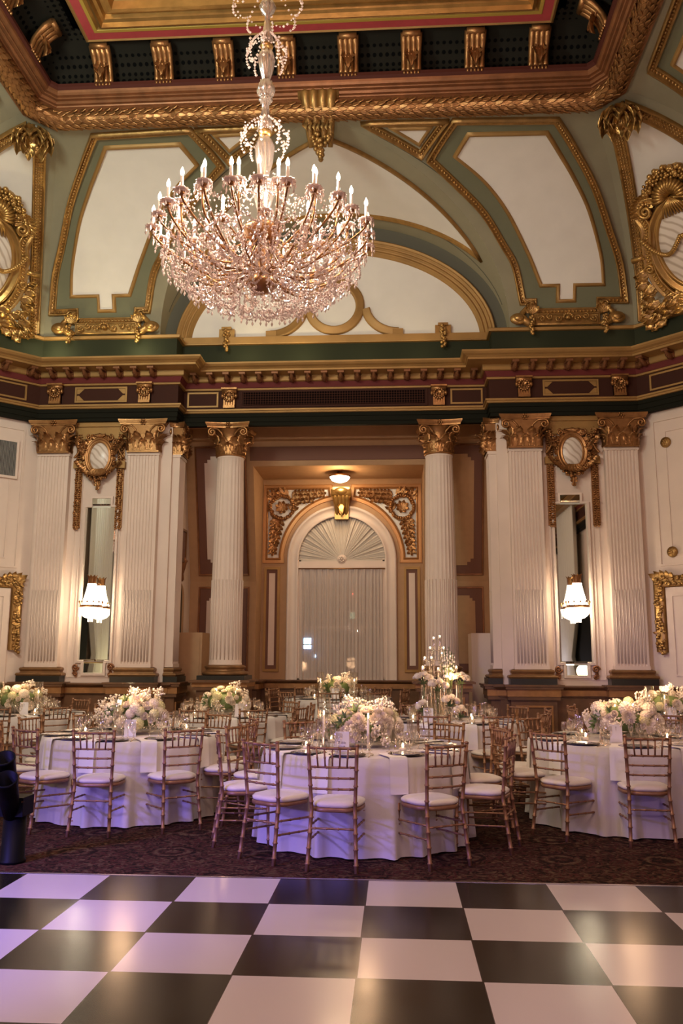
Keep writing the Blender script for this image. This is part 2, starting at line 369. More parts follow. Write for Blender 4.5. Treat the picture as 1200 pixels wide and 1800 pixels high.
wallpoly('wall_left', [(-SX, -6), (-SX, WZ-1.9)], 0, 9.6, CREAM)
wallpoly('wall_right', [(SX, WZ-1.9), (SX, -6)], 0, 9.6, CREAM)
wallpoly('wall_front', [(SX, -6), (-SX, -6)], 0, 10.8, TAN)
# upper masonry behind the attic, closes the hall above the entablature
PL = [(-SX, -6), (-SX, YW-1.9), (-XW, YW), (-2.8, YW), (-2.8, 14.5), (2.8, 14.5), (2.8, YW), (XW, YW), (SX, YW-1.9), (SX, -6)]
# ---- entablature
def ent(name, m, prof, parent=None, path=PL):
    return MB().add(plan(path, prof), smooth=False).build(name, m, parent)
E0 = struct(ent('trim_1', BLACKB, [(.0, 5.60), (.10, 5.60), (.10, 5.66), (.115, 5.665), (.115, 5.75), (.13, 5.755), (.13, 5.83), (0, 5.83)]))
ent('architrave_fillet', GOLDF, [(.12, 5.815), (.16, 5.82), (.17, 5.85), (.19, 5.855), (.19, 5.885), (.10, 5.895)], E0)
E1 = struct(ent('trim_2', FRIEZE, [(.1, 5.89), (.115, 5.89), (.115, 6.25), (.1, 6.25)]))
ent('frieze_fillet', GOLDF, [(.11, 6.235), (.15, 6.24), (.16, 6.27), (.12, 6.28)], E1)
E2 = struct(ent('trim_3', OXB, [(.1, 6.275), (.15, 6.28), (.19, 6.37), (.1, 6.372)]))
E3 = struct(ent('trim_4', GOLDF, [(.1, 6.37), (.21, 6.37), (.23, 6.385), (.23, 6.475), (.50, 6.475), (.50, 6.51), (.515, 6.515), (.53, 6.53), (.575, 6.55), (.60, 6.58), (.60, 6.61), (.0, 6.63)]))
def along(p, q, n, ends=0):
    p, q = V(p), V(q); return [p.lerp(q, (i+.5)/n) for i in range(n)]
# modillions
md = MB()
md.add(box(-.055, -.46, 6.44, .055, -.2, 6.478), smooth=False)
md.add(tube([(0, -.22, 6.385), (0, -.30, 6.38), (0, -.36, 6.40), (0, -.40, 6.44), (0, -.44, 6.455)], [.045, .045, .04, .03, .02], 8))
md.add(tube([(-.058, -.235, 6.405), (.058, -.235, 6.405)], .045, 10)); md.add(tube([(-.052, -.425, 6.45), (.052, -.425, 6.45)], .022, 8))
md.add(leaf(.2, .11, .55, 5), Mx.Translation((0, -.23, 6.37)) @ Mx.Rotation(R(70), 4, 'X'))
mdm = md.build('modillion', BRONZE, E3)
first = True
def put_mod(x, y, rz):
    global first
    o = mdm if first else mdm.copy()
    if not first: COL.objects.link(o)
    first = False; o.location = (x, y, 0); o.rotation_euler = (0, 0, rz)
for s in (-1, 1):
    for i in range(8): put_mod(s*(2.95+.15+i*.295), YW, 0)
    for k in range(6):
        t = (k+.6)/6; put_mod(s*(XW+.02+1.88*t), YW-.02-1.88*t, -s*R(45))
for i in range(18): put_mod(-2.45+i*4.9/17, 14.5, 0)
# frieze panels and grille
def frame_rect(b, x0, x1, z0, z1, w=.035, d=.02, y=0):
    P = [(x0, y, z0), (x1, y, z0), (x1, y, z1), (x0, y, z1)]
    b.add(sweep(P, V((0, -1, 0)), [(-w/2, 0), (-w/2, d), (w/2, d), (w/2, 0)], True), smooth=False)
fr = MB(); pn = MB()
for s in (-1, 1):
    x0, x1 = (3.6, 4.5)
    frame_rect(fr, *sorted((s*x0, s*x1)), 5.95, 6.2, .03, .02, YW-.115)
    for xa, d in ((x0+.02, 1), (x1-.02, -1)):
        for z_, e_ in ((5.97, 1), (6.18, -1)):
            fr.add(([(s*xa, YW-.13, z_), (s*(xa+d*.13), YW-.13, z_), (s*(xa+d*.04), YW-.13, z_+e_*.09), (s*xa, YW-.13, z_+e_*.09)], [(0, 1, 2, 3)]), smooth=False)
    frame_rect(fr, *sorted((s*2.07, s*2.6)), 5.95, 6.2, .03, .02, 14.5-.115)
fr.build('frieze_frame', GOLDF, E1)
for s in (-1, 1):
    b = MB(); frame_rect(b, .3, 1.7, 5.95, 6.2, .03, .02, -.115); b.build('frieze_frame', GOLDF, E1).matrix_local = Mx.Translation((s*XW, YW, 0)) @ Mx.Rotation(-s*R(45), 4, 'Z') @ Mx.Translation((0 if s > 0 else -2.0, 0, 0))
MB().add(box(-1.6, 14.36, 5.97, 1.6, 14.384, 6.2), smooth=False).build('frieze_grille', GRILLE, E1)
b = MB(); frame_rect(b, -1.64, 1.64, 5.94, 6.22, .035, .02, 14.385); b.build('grille_frame', FRIEZE, E1)
# frieze consoles (things)
def leafclump(b, x, y, z, r, n=6, ang=0, L=None, Wd=None, curl=.4, M=Mx.Identity(4), tilt=.25):
    for k in range(n):
        a = ang+2*pi*k/n
        b.add(leaf(L or r, Wd or r*.5, curl, 5), M @ Mx.Translation((x, y, z)) @ Mx.Rotation(a, 4, 'Y') @ Mx.Rotation(tilt, 4, 'X'))
def wreathring(b, c, r, rr=.02, n=14, y=0):
    for k in range(n):
        a = 2*pi*k/n; b.add(ell((c[0]+r*cos(a), y, c[1]+r*sin(a)), rr*1.2, rr, rr*1.1, 6, 4))
fc = MB()
fc.add(box(-.1, -.10, 5.90, .1, 0, 5.95), smooth=False)
for k in range(5): fc.add(box(-.1+.043*k, -.085, 5.95, -.1+.043*k+.028, 0, 6.12), smooth=False)
fc.add(box(-.1, -.05, 5.92, .1, 0, 6.26), smooth=False)
fc.add(tube([(-.13, -.07, 6.21), (.13, -.07, 6.21)], .05, 10)); fc.add(box(-.14, -.13, 6.235, .14, 0, 6.265), smooth=False)
wreathring(fc, (0, 6.11), .085, .022, 14, -.1)
for x in (-.12, .12): fc.add(tube([(x, -.08, 6.14+q*.03) for q in (-2, -1, 0, 1)], [.01, .03, .03, .01], 6))
leafclump(fc, 0, -.1, 6.13, .07, 5)
fcm = fc.build('frieze_console', COPR, loc=(0, 0, 0)); used = False
for s in (-1, 1):
    side = 'left' if s < 0 else 'right'
    for x, y, rz, lab in ((3.26, YW-.115, 0, 'above the inner flat pilaster on the %s' % side), (4.85, YW-.115, 0, 'above the outer flat pilaster on the %s' % side), (1.85, 14.385, 0, 'above the round column on the %s' % side)):
        o = fcm if not used else fcm.copy()
        if used: COL.objects.link(o)
        used = True; o.location = (s*x, y, 0); tag(o, 'small gilded frieze console with a wreath, '+lab, 'console', 'gilded consoles on the dark frieze')
# ---- attic band and ledge
E4 = struct(ent('trim_5', GREEN, [(.04, 6.6), (.04, 7.13), (-.1, 7.13)]))
ent('attic_ledge', GOLDF, [(.03, 7.12), (.09, 7.125), (.10, 7.17), (.05, 7.20), (-.25, 7.20)], E4)
# ============================================================ COVE
def cz(t): return V((0, YW-A_+A_*cos(t), ZB+B_*sin(t)))
def cove(x, t, off=0):
    n = V((0, -cos(t)/A_, -sin(t)/B_)).normalized(); p = cz(t); p.x = x; return p+n*off, n
def xfold(t): return XW-1.25*(1-cos(t))
def xgroin(t):
    s = min(1, max(0, sin(t))); return 3.08*max(0, 1-s**2.25)**(1/2.25)
def cove_mesh():
    b = MB(); nt_, nx = 30, 12; v = []; f = []
    for j in range(nt_+1):
        t = (pi/2)*j/nt_; a, c = xgroin(t), xfold(t)
        for i in range(nx+1): v.append(cove(a+(c-a)*i/nx, t)[0])
    for j in range(nt_):
        for i in range(nx): q = j*(nx+1)+i; f.append((q, q+1, q+nx+2, q+nx+1))
    return v, f
CV = struct(MB().add(cove_mesh()).build('ceiling_cove_right', SAGE))
CVL = struct(MB().add(cove_mesh()).build('ceiling_cove_left', SAGE, fn=MXF))
SDR = struct(MB().add(cove_mesh()).build('ceiling_side_right', SAGE, fn=DGF))
SDL = struct(MB().add(cove_mesh()).build('ceiling_side_left', SAGE, fn=lambda p: MXF(DGF(p))))
# plain continuation of the side coves towards the viewer
for s, nm in ((-1, 'ceiling_side_front_left'), (1, 'ceiling_side_front_right')):
    v = []; f = []
    for j in range(13):
        t = pi/2*j/12
        for y in (7.0, -6.0): v.append((s*(4.3+2.8*cos(t)), y, ZB+B_*sin(t)))
    for j in range(12): f.append((2*j, 2*j+1, 2*j+3, 2*j+2))
    struct(MB().add((v, f)).build(nm, SAGE))
    v = []; f = []      # side groin infill plane
    for j in range(13):
        t = pi/2*j/12; v += [tuple(DGF(V((xgroin(t), cz(t).y, cz(t).z)))), (7.1, 7.0+xgroin(t), cz(t).z)]
    for j in range(12): f.append((2*j, 2*j+1, 2*j+3, 2*j+2))
    struct(MB().add((v, f)).build('ceiling_groin_'+('left' if s < 0 else 'right'), SAGE, fn=(MXF if s < 0 else None)))
def inside(p, poly):
    c = False; x, y = p; n = len(poly)
    for i in range(n):
        (x0, y0), (x1, y1) = poly[i], poly[(i+1) % n]
        if (y0 > y) != (y1 > y) and x < (x1-x0)*(y-y0)/(y1-y0)+x0: c = not c
    return c
def dens(poly, step=.12, ysc=.045, closed=True):
    out = []; n = len(poly)
    for i in range(n if closed else n-1):
        (x0, y0), (x1, y1) = poly[i], poly[(i+1) % n]; d = hypot(x1-x0, (y1-y0)*ysc); k = max(1, int(d/step))
        for j in range(k): out.append((x0+(x1-x0)*j/k, y0+(y1-y0)*j/k))
    if not closed: out.append(poly[-1])
    return out
def fillpoly(poly, fn, step=.15, ysc=.045):
    q = dens(poly, step, ysc); pts = [V(p) for p in q]; n = len(q)
    xs = [p[0] for p in q]; ys = [p[1] for p in q]; y = min(ys)
    while y < max(ys):
        x = min(xs)+step/2
        while x < max(xs):
            if inside((x, y), q) and min(hypot(x-a, (y-c)*ysc) for a, c in q) > step*.4: pts.append(V((x, y)))
            x += step
        y += step/ysc
    r = delaunay_2d_cdt(pts, [(i, (i+1) % n) for i in range(n)], [], 1, 1e-5)
    return [fn(*p) for p in r[0]], [tuple(f) for f in r[2]]
cvd = lambda x, d: cove(x, R(d))
FRAME = [(2.0, 85.8), (3.50, 84.6), (3.88, 72.2), (4.34, 56.3), (4.69, 39.9), (4.93, 26.4), (5.04, 11.6), (4.62, 11.8), (4.62, 7.3), (3.48, 7.3), (3.48, 11.8), (3.3, 11.8), (3.16, 26.3), (2.93, 35.6), (2.56, 48.5), (2.08, 60.0), (1.66, 69.8)]
WHITE = [(2.22, 79.9), (3.4, 79.5), (3.68, 70.2), (3.97, 60.6), (4.31, 47.6), (4.59, 31), (4.68, 18.5), (4.19, 18.5), (4.19, 11.9), (3.9, 11.9), (3.9, 18.5), (3.61, 18.5), (3.55, 22), (3.36, 31.9), (2.98, 47.5), (2.56, 59.8), (2.04, 70.6)]
def curvy(poly, runs, k=6):
    out = []; n = len(poly); skip = {}
    for a, b in runs:
        for i in range(a, b): skip[i] = (a, b)
    for i in range(n):
        if i in skip:
            a, b = skip[i]; g = lambda j: V(poly[min(max(j, a), b)])
            p0, p1, p2, p3 = g(i-1), g(i), g(i+1), g(i+2)
            for q in range(k):
                t = q/k; out.append(tuple(.5*((2*p1)+(p2-p0)*t+(2*p0-5*p1+4*p2-p3)*t*t+(3*p1-p0-3*p2+p3)*t**3)))
        else: out.append(poly[i])
    return out
FRAME = curvy(FRAME, [(1, 6), (11, 16)]); WHITE = curvy(WHITE, [(1, 6), (11, 16)])
TRI = [(.68, 86), (1.84, 85.6), (1.51, 71.9)]
TRIW = [(1.04, 83.8), (1.65, 83.5), (1.48, 76)]
def runmould(poly, prof, closed=True, inset=0, fn=cvd):
    q = dens(poly, .1); P = []; Nn = []
    for a in q:
        p, n = fn(*a); P.append(p); Nn.append(n)
    return P, Nn, sweep(P, Nn, prof, closed)
def beads(b, P, Nn, w, h, l, sp, closed=True, side=0.0):
    """egg-and-leaf run: small rounded bosses set along the moulding"""
    pts = P+[P[0]] if closed else P; acc = 0
    for i in range(len(pts)-1):
        d = (pts[i+1]-pts[i]); L = d.length
        if L < 1e-6: continue
        t = d/L; n = Nn[min(i, len(Nn)-1)]; ac = n.cross(t).normalized()
        while acc < L:
            c = pts[i]+t*acc+ac*side
            M = Mx((ac, t, n)).transposed().to_4x4(); M.translation = c
            b.add(ell((0, 0, 0), w, l, h, 6, 4), M); acc += sp
        acc -= L
def frameset(root, fn_, polyF, polyW, wide=.062, sage=True):
    if sage:
        MB().add(fillpoly(polyF, lambda x, d: cove(x, R(d), .012)[0])).build('panel_field', SAGED, root, fn=fn_)
    MB().add(fillpoly(polyW, lambda x, d: cove(x, R(d), .03)[0])).build('white_panel', WHITEP, root, fn=fn_)
    P, Nn, sw = runmould(polyW, [(-.035, .01), (-.03, .055), (.0, .06), (.02, .035), (.03, .01)]); MB().add(sw).build('inner_moulding', GOLDF, root, fn=fn_)
    b = MB(); P, Nn, sw = runmould(polyF, [(-wide, .0), (-wide, .05), (-wide*.7, .055), (-wide*.5, .03), (wide*.35, .03), (wide*.5, .08), (wide*.8, .085), (wide*.9, .0)]); b.add(sw)
    beads(b, P, Nn, wide*.48, .066, .022, .062, True, -wide*.08); b.build('outer_moulding', GOLDR, root, fn=fn_)
SIDES = ((CV, None), (CVL, MXF), (SDR, DGF), (SDL, lambda p: MXF(DGF(p))))
for root, fn_ in SIDES:
    frameset(root, fn_, FRAME, WHITE); frameset(root, fn_, TRI, TRIW, .055, False)
    for side in (0,):   # scored line along the groin
        P = [cove(xgroin(R(d))+.34*(1-.55*sin(R(d))**6), R(d), .003) for d in range(4, 84, 4)]
        MB().add(sweep([p for p, n in P], [n for p, n in P], [(-.006, 0), (-.004, .008), (.004, .008), (.006, 0)])).build('scored_line', REVEAL, root, fn=fn_)
# scrolled base under each cove panel
for root, fn_ in SIDES[:2]:
    c = 4.05; b = MB()
    def pt(x, z, out): 
        t = math.asin(min(1, max(0, (z-ZB)/B_))); p, n = cove(x, t); return p+n*out
    for (x0, x1, z0, z1, d) in ((c-.56, c+.56, 7.22, 7.42, .07),):
        v = [pt(x, z, o_) for x, z, o_ in ((x0, z0, 0), (x1, z0, 0), (x1, z1, 0), (x0, z1, 0), (x0, z0, d), (x1, z0, d), (x1, z1, d), (x0, z1, d))]
        b.add((v, [(4, 5, 6, 7), (0, 1, 5, 4), (1, 2, 6, 5), (2, 3, 7, 6), (3, 0, 4, 7)]), smooth=False)
    b.add(sweep([pt(x0+.04, z0+.02, d), pt(x1-.04, z0+.02, d), pt(x1-.04, z1-.02, d), pt(x0+.04, z1-.02, d)], V((0, -1, 0)), [(-.012, 0), (0, .02), (.012, 0)], True))
    for s in (-1, 1):
        b.add(tube([(c+s*(.56+.30*math.sin(q*pi/9)**1.0*(.4+.6*q/9)), 14.02-.02, 7.62-.42*q/9) for q in range(10)], [.05, .05, .045, .045, .05, .06, .07, .07, .07, .05], 8))
        b.add(ell((c+s*.83, 13.98, 7.32), .15, .06, .105, 14, 8)); b.add(ell((c+s*.83, 13.94, 7.32), .09, .05, .06, 12, 6))
        for k in range(18):
            b.add(ell((c+s*(.62+random.uniform(-.05, .05)*(1-k/26)), 13.93-random.random()*.04, 7.34-.33*k/18), .034, .034, .03, 6, 4))
        for k in range(5): b.add(leaf(.20, .09, .5, 5), Mx.Translation((c+s*(.60), 13.98, 7.42)) @ Mx.Rotation(s*(.9-.45*k), 4, 'Y') @ Mx.Rotation(.2, 4, 'X'))
        b.add(tube(spiral((c+s*.63, 7.56), .075, 1.4, 0 if s > 0 else pi, s, y=13.97), .018, 6))
        for k in range(3): b.add(tube(spiral((c+s*(.16+.14*k), 7.32+(.02 if k % 2 else -.015)), .06, 1.3, pi/2*k, s*(-1)**k, y=13.95), .013, 5))
    for k in range(7): b.add(ell((c+.075*cos(pi*k/6), 13.93, 7.32+.06*sin(pi*k/6)), .025, .03, .03, 6, 4))
    b.add(ell((c, 13.93, 7.31), .05, .04, .04, 8, 5))
    b.build('scrolled_base', GOLDR, root, fn=fn_)
# ---- groin soffit over the lunette
YL = 14.45
def gA(ph): return V((3.08*sin(ph), 14.36, 7.15+2.2*cos(ph)))
def gB(ph):
    s = max(0, cos(abs(ph)))**(2/2.25); x = 3.08*abs(sin(ph))**(2/2.25)*(1 if ph > 0 else -1); t = math.asin(min(1, s)); p = cz(t); p.x = x; return p
def soff(ph, v, off=0):
    a, c = gA(ph), gB(ph); p = a.lerp(c, v); n = V((-sin(ph)/3.08, 0, -cos(ph)/2.2)).normalized(); return p+n*off, n
GV = []; GF = []; NP = 48; NQ = 8
for i in range(NP+1):
    for j in range(NQ+1): GV.append(soff(-pi/2+pi*i/NP, j/NQ)[0])
for i in range(NP):
    for j in range(NQ): q = i*(NQ+1)+j; GF.append((q, q+1, q+NQ+2, q+NQ+1))
GS = struct(MB().add((GV, GF)).build('ceiling_groin', SAGE))
TM = R(56)
def vlim(ph):
    a, c = gA(ph), gB(ph); L = max(.01, a.y-c.y); k = abs(ph)/TM
    lo = .40/L; hi = 1-(.50-.08*k)/L; return lo, hi
ph0 = TM
while vlim(ph0)[0] > vlim(ph0)[1]: ph0 -= .005
v = []; f = []; n_ = 40
for i in range(n_+1):
    ph = -ph0+2*ph0*i/n_; lo, hi = vlim(ph); hi = max(hi, lo)
    for j in range(7): v.append(soff(ph, lo+(hi-lo)*j/6, .012)[0])
for i in range(n_):
    for j in range(6): q = i*7+j; f.append((q, q+1, q+8, q+7))
MB().add((v, f)).build('white_panel', WHITEP, GS)
loop = [soff(-ph0+2*ph0*i/n_, vlim(-ph0+2*ph0*i/n_)[0]) for i in range(n_+1)]+[soff(ph0-2*ph0*i/n_, vlim(ph0-2*ph0*i/n_)[1]) for i in range(1, n_)]
b = MB(); P = [p for p, n in loop]; Nn = [n for p, n in loop]
b.add(sweep(P, Nn, [(-.05, 0), (-.045, .05), (-.02, .055), (.0, .03), (.03, .03), (.05, .0)], True)); beads(b, P, Nn, .022, .035, .02, .05, True, .012); b.build('panel_moulding', GOLDR, GS)
P = [soff(R(d), .22, .003) for d in range(-76, 77, 4)]
MB().add(sweep([p for p, n in P], [n for p, n in P], [(-.006, 0), (0, .008), (.006, 0)])).build('scored_line', REVEAL, GS)
# reveal ring, lunette
def ring(a0, b0, a1, b1, y0, y1, n=48):
    v = []; f = []
    for i in range(n+1):
        ph = -pi/2+pi*i/n; v += [(a0*sin(ph), y0, 7.15+b0*cos(ph)), (a1*sin(ph), y1, 7.15+b1*cos(ph))]
    for i in range(n): f.append((2*i, 2*i+1, 2*i+3, 2*i+2))
    return v, f
MB().add(ring(3.08, 2.2, 2.88, 1.97, 14.36, 14.47)).build('arch_reveal', REVEAL, GS)
LU = struct(MB().add(box(-3.1, 14.5, 6.6, 3.1, 14.6, 9.45), smooth=False).build('wall_lunette', WHITEP))
b = MB(); P = [V((2.88*sin(q), 14.5, 7.15+1.97*cos(q))) for q in [R(d) for d in range(-90, 91, 4)]]
b.add(sweep(P, V((0, -1, 0)), [(.0, 0), (0, .13), (-.025, .14), (-.04, .10), (-.05, .10), (-.06, .12), (-.075, .12), (-.085, .08), (-.12, .08), (-.125, .10), (-.14, .10), (-.145, .06), (-.19, .06), (-.195, .075), (-.21, .075), (-.215, .04), (-.25, .04), (-.265, 0)][::-1])); b.build('arch_moulding', GOLDF, LU)
b = MB()
b.add(box(-2.88, 14.40, 7.14, 2.88, 14.5, 7.26), smooth=False)
# trefoil frame: central ring with two spandrel wings
rc = V((0, 14.5, 7.84))
P = [rc+V((.47*cos(2*pi*k/40), 0, .47*sin(2*pi*k/40))) for k in range(40)]
pr = [(-.075, 0), (-.075, .04), (-.045, .05), (.03, .05), (.06, .07), (.08, .06), (.085, 0)]
b.add(sweep(P, V((0, -1, 0)), pr, True))
for s in (-1, 1):
    P = [V((s*(.48+.62*sin(q)), 14.5, 7.88-.55*(cos(q*0)-0)+0)) for q in (0,)]
    arc = [V((s*(1.16-.60*cos(q)), 14.5, 7.84-.52*sin(q)+.0)) for q in [.12+(pi/2-.12)*k/12 for k in range(13)]]
    b.add(sweep(arc, V((0, -1, 0)), pr if s > 0 else pr))
    b.add(box(min(s*1.05, s*1.24), 14.44, 7.24, max(s*1.05, s*1.24), 14.5, 7.38), smooth=False)
b.build('tracery_frame', GOLDF, LU)
for s in (-1, 1):
    b = MB(); b.add(box(s*1.95-.14, 14.42, 7.2, s*1.95+.14, 14.5, 7.42), smooth=False)
    b.add(box(s*1.95-.09, 14.38, 7.40, s*1.95+.09, 14.5, 7.45), smooth=False)
    for k in range(16): b.add(ell((s*1.95+random.uniform(-.035, .035), 14.36-random.random()*.03, 7.38-.42*k/16), .035, .035, .035, 6, 4))
    b.add(leaf(.2, .12, .5, 5), Mx.Translation((s*1.95, 14.38, 7.24))); b.build('garland_bracket', GOLDR, LU)
# keystone console under the rim
b = MB(); yk = YW-A_
kp = [(0, yk-.22, 9.72), (0, yk-.26, 9.62), (0, yk-.18, 9.50), (0, yk-.02, 9.35), (0, yk+.12, 9.20), (0, yk+.22, 9.08)]
for i in range(5):
    for x, r_ in ((-.19, .045), (.19, .045)): pass
for x in (-.2, -.07, .07, .2): b.add(tube([(x*(1-.06*i), q[1], q[2]) for i, q in enumerate(kp)], [.075, .085, .075, .065, .055, .04], 8))
b.add(tube([(-.3, yk-.2, 9.66), (.3, yk-.2, 9.66)], .09, 12)); b.add(box(-.33, yk-.32, 9.74, .33, yk+.1, 9.80), smooth=False)
for k in range(7): b.add(leaf(.26, .12, .55, 5), Mx.Translation((-.18+.06*k, yk+.0, 9.42)) @ Mx.Rotation(pi, 4, 'Y') @ Mx.Rotation(pi+.5, 4, 'Z') @ Mx.Rotation(-.5, 4, 'X'))
for k in range(40):
    t = k/40; b.add(ell((random.uniform(-1, 1)*.17*(1-t), yk+.1+t*.12-random.random()*.06, 9.2-.34*t), .04, .04, .04, 6, 4))
o = b.build('keystone_console', GOLDR); tag(o, 'gilded scroll keystone with hanging fruit under the middle of the ceiling rim', 'ceiling ornament')
# ---- corner pendentives
def pend(t, s, off=0):
    """s in 0..1 along the chord between the two fold curves of the right-hand corner"""
    a, n = cove(xfold(t), t); c = DGF(a); p = a.lerp(c, s); nn = V((-cos(t)/A_*.7071, -cos(t)/A_*.7071, -sin(t)/B_)).normalized(); return p+nn*off, nn
v = []; f = []
for j in range(25):
    for i in range(7): v.append(pend(pi/2*j/24, i/6)[0])
for j in range(24):
    for i in range(6): q = j*7+i; f.append((q, q+1, q+8, q+7))
def chord(t): a = cove(xfold(t), t)[0]; return (DGF(a)-a).length
def rib_s(t): return min(.5, (.10+.20*(t/(pi/2))**.8*.4+.10)/chord(t))
for nm, fn_ in (('ceiling_corner_right', None), ('ceiling_corner_left', MXF)):
    PR = struct(MB().add((v, f)).build(nm, SAGE, fn=fn_))
    vv = []; ff = []
    for j in range(25):
        t = R(2+84*j/24); s0 = rib_s(t)
        for i in range(7): vv.append(pend(t, s0+(1-2*s0)*i/6, .02)[0])
    for j in range(24):
        for i in range(6): q = j*7+i; ff.append((q, q+1, q+8, q+7))
    MB().add((vv, ff)).build('white_panel', WHITEP, PR, fn=fn_)
    for flip in (0, 1):
        q = [pend(R(1+84*j/30), (rib_s(R(1+84*j/30)) if not flip else 1-rib_s(R(1+84*j/30)))) for j in range(31)]
        b = MB(); P = [p for p, n in q]; Nn = [n for p, n in q]
        b.add(sweep(P, Nn, [(-.10, 0), (-.10, .07), (-.075, .075), (-.065, .04), (.065, .04), (.075, .075), (.10, .07), (.10, 0)]))
        for sd in (-.04, .0, .04): beads(b, P, Nn, .024, .066, .022, .056, False, sd+random.uniform(-.004, .004))
        b.build('leafy_rib', GOLDR, PR, fn=fn_)
    b = MB(); P, n = pend(R(83), .5)
    zax = V((-.45, -.45, .77)).normalized()
    for ringi, (cnt, L, w, cu, tl) in enumerate(((9, .44, .34, .50, .45), (8, .36, .28, .5, .85), (6, .26, .20, .45, 1.4))):
        for k in range(cnt):
            a = 2*pi*(k+.5*ringi)/cnt
            # radiate around the normal
            ax = V((n.y, -n.x, 0)).normalized(); ay = n.cross(ax)
            d = ax*cos(a)+ay*sin(a); up_ = (d*cos(tl*.5)+n*sin(tl*.5)).normalized(); sd = up_.cross(-n).normalized(); bk = up_.cross(sd)
            M = Mx((sd, -(n-up_*n.dot(up_)).normalized(), up_)).transposed().to_4x4(); M.translation = P+n*.06+V((0, 0, -.02))
            b.add(leaf(L, w, cu, 7), M)
    b.build('acanthus_boss', GOLD, PR, fn=fn_)
# ---- ceiling rim
RIM = [(-4.3, -6), (-4.3, 10.95), (-4.0, 11.3), (4.0, 11.3), (4.3, 10.95), (4.3, -6)]
T0 = struct(MB().add(plan(RIM, [(-.05, 9.40), (.0, 9.40), (.02, 9.46), (.2, 9.55), (.195, 9.585), (.215, 9.585), (.225, 9.60), (.22, 9.615), (.25, 9.615), (.275, 9.64), (.27, 9.655), (.31, 9.655), (.32, 9.665), (.315, 9.685), (.35, 9.685), (.375, 9.71), (.385, 9.74)]), smooth=False).build('trim_6', BRONZE))
MB().add(plan(RIM, [(.375, 9.74), (.385, 9.742), (.42, 9.77), (.42, 9.82), (.2, 9.82)]), smooth=False).build('rim_top_band', mat('rim_brown', (.07, .018, .012), .6, spec=.2), T0)
# laurel garland
b = MB(); path = [V((x, y, 9.47)) for x, y in ((-4.2, 2), (-4.2, 10.9), (-3.93, 11.22), (3.93, 11.22), (4.2, 10.9), (4.2, 2))]
b.add(tube(path, .125, 10))
for i in range(5):
    p, q = path[i], path[i+1]; L = (q-p).length; d = (q-p)/L; n = int(L/.062)
    for k in range(n):
        c = p+d*(L*k/n); sgn = 1 if d.dot(V((0, 0, 0))-0*d) >= 0 else 1
        for j in range(7):
            a = 2*pi*(j+.5*(k % 2))/7; sd = V((-d.y, d.x, 0)); r_ = (sd*cos(a)+V((0, 0, 1))*sin(a))
            if r_.z > .75: continue
            up_ = (d*.97+r_*.16+(sd*random.uniform(-.25, .25))).normalized(); bk = (r_-up_*r_.dot(up_)).normalized()
            M = Mx((up_.cross(bk), -bk, up_)).transposed().to_4x4(); M.translation = c+r_*.124
            v_, f_ = leaf(.11, .075, .05, 3, .3, 1); b.add((v_, f_), M)
b.build('laurel_garland', COPR, T0)
# basketwork cove, inner ceiling
CE = struct(MB().add(plan(RIM, [(.28, 9.80), (.20, 9.92), (.20, 10.05), (.30, 10.20), (.50, 10.32), (.85, 10.36)]), smooth=True).build('ceiling_basket_cove', LATT))
IN = [(-3.3, -6), (-3.3, 10.58), (3.3, 10.58), (3.3, -6)]
CI = struct(MB().add(plan(IN, [(-.05, 10.40), (0, 10.24), (.03, 10.22), (.06, 10.24)]), smooth=False).build('ceiling_border', GOLDF))
MB().add(plan(IN, [(.05, 10.235), (.185, 10.235)]), smooth=False).build('red_band', RED, CI)
MB().add(plan(IN, [(.18, 10.235), (.19, 10.225), (.235, 10.225), (.24, 10.235)]), smooth=False).build('gold_band', mat('ochre_gold', (.42, .28, .05), .5, .2), CI)
MB().add(plan(IN, [(.235, 10.24), (.28, 10.27), (.30, 10.20), (.34, 10.18), (.36, 10.24), (.40, 10.26), (.42, 10.32), (.47, 10.33), (.50, 10.27), (.55, 10.28), (.58, 10.38), (.63, 10.42), (.66, 10.40), (.72, 10.46), (.80, 10.48), (.83, 10.52)]), smooth=False).build('stepped_moulding', GOLD, CI)
struct(MB().add(box(-2.6, -6, 10.52, 2.6, 9.9, 10.6), smooth=False).build('ceiling', mat('ceiling_ochre', (.5, .38, .2), .7)))
struct(MB().add(box(-7.3, -6.2, 10.7, 7.3, 17, 10.8), smooth=False).build('ceiling_slab', BLACKB))
# scrolled consoles around the cove
b = MB()
prof = [(0, 0, .0), (0, -.03, .09), (0, -.06, .18), (0, -.12, .27), (0, -.20, .36), (0, -.30, .43)]
for x in (-.105, -.035, .035, .105): b.add(tube([(x, q[1]-.0, q[2]) for q in prof], [.045, .04, .038, .04, .05, .05], 8))
b.add(tube([(-.125, -.30, .42), (.125, -.30, .42)], .05, 12)); b.add(tube([(-.12, -.02, .02), (.12, -.02, .02)], .04, 10))
b.add(tube([(-.14+.28*k/10, -.125-.02*sin(pi*k/10), .30-.09*sin(pi*k/10)) for k in range(11)], .018, 6))
b.add(leaf(.3, .17, .3, 7, .5, 3), Mx.Translation((0, -.155, .27)) @ Mx.Rotation(pi, 4, 'Y') @ Mx.Rotation(pi, 4, 'Z') @ Mx.Rotation(-.33, 4, 'X'))
for x in (-.1, -.05, 0, .05, .1): b.add(ell((x, -.06, -.01), .022, .022, .03, 6, 4))
cb = b.build('ceiling_console', COPR); used = False
def put_console(x, y, rz, lab, grp='gilded consoles below the inner ceiling'):
    global used
    o = cb if not used else cb.copy()
    if used: COL.objects.link(o)
    used = True; o.location = (x, y, 9.80); o.rotation_euler = (0, 0, rz); tag(o, lab, 'console', grp)
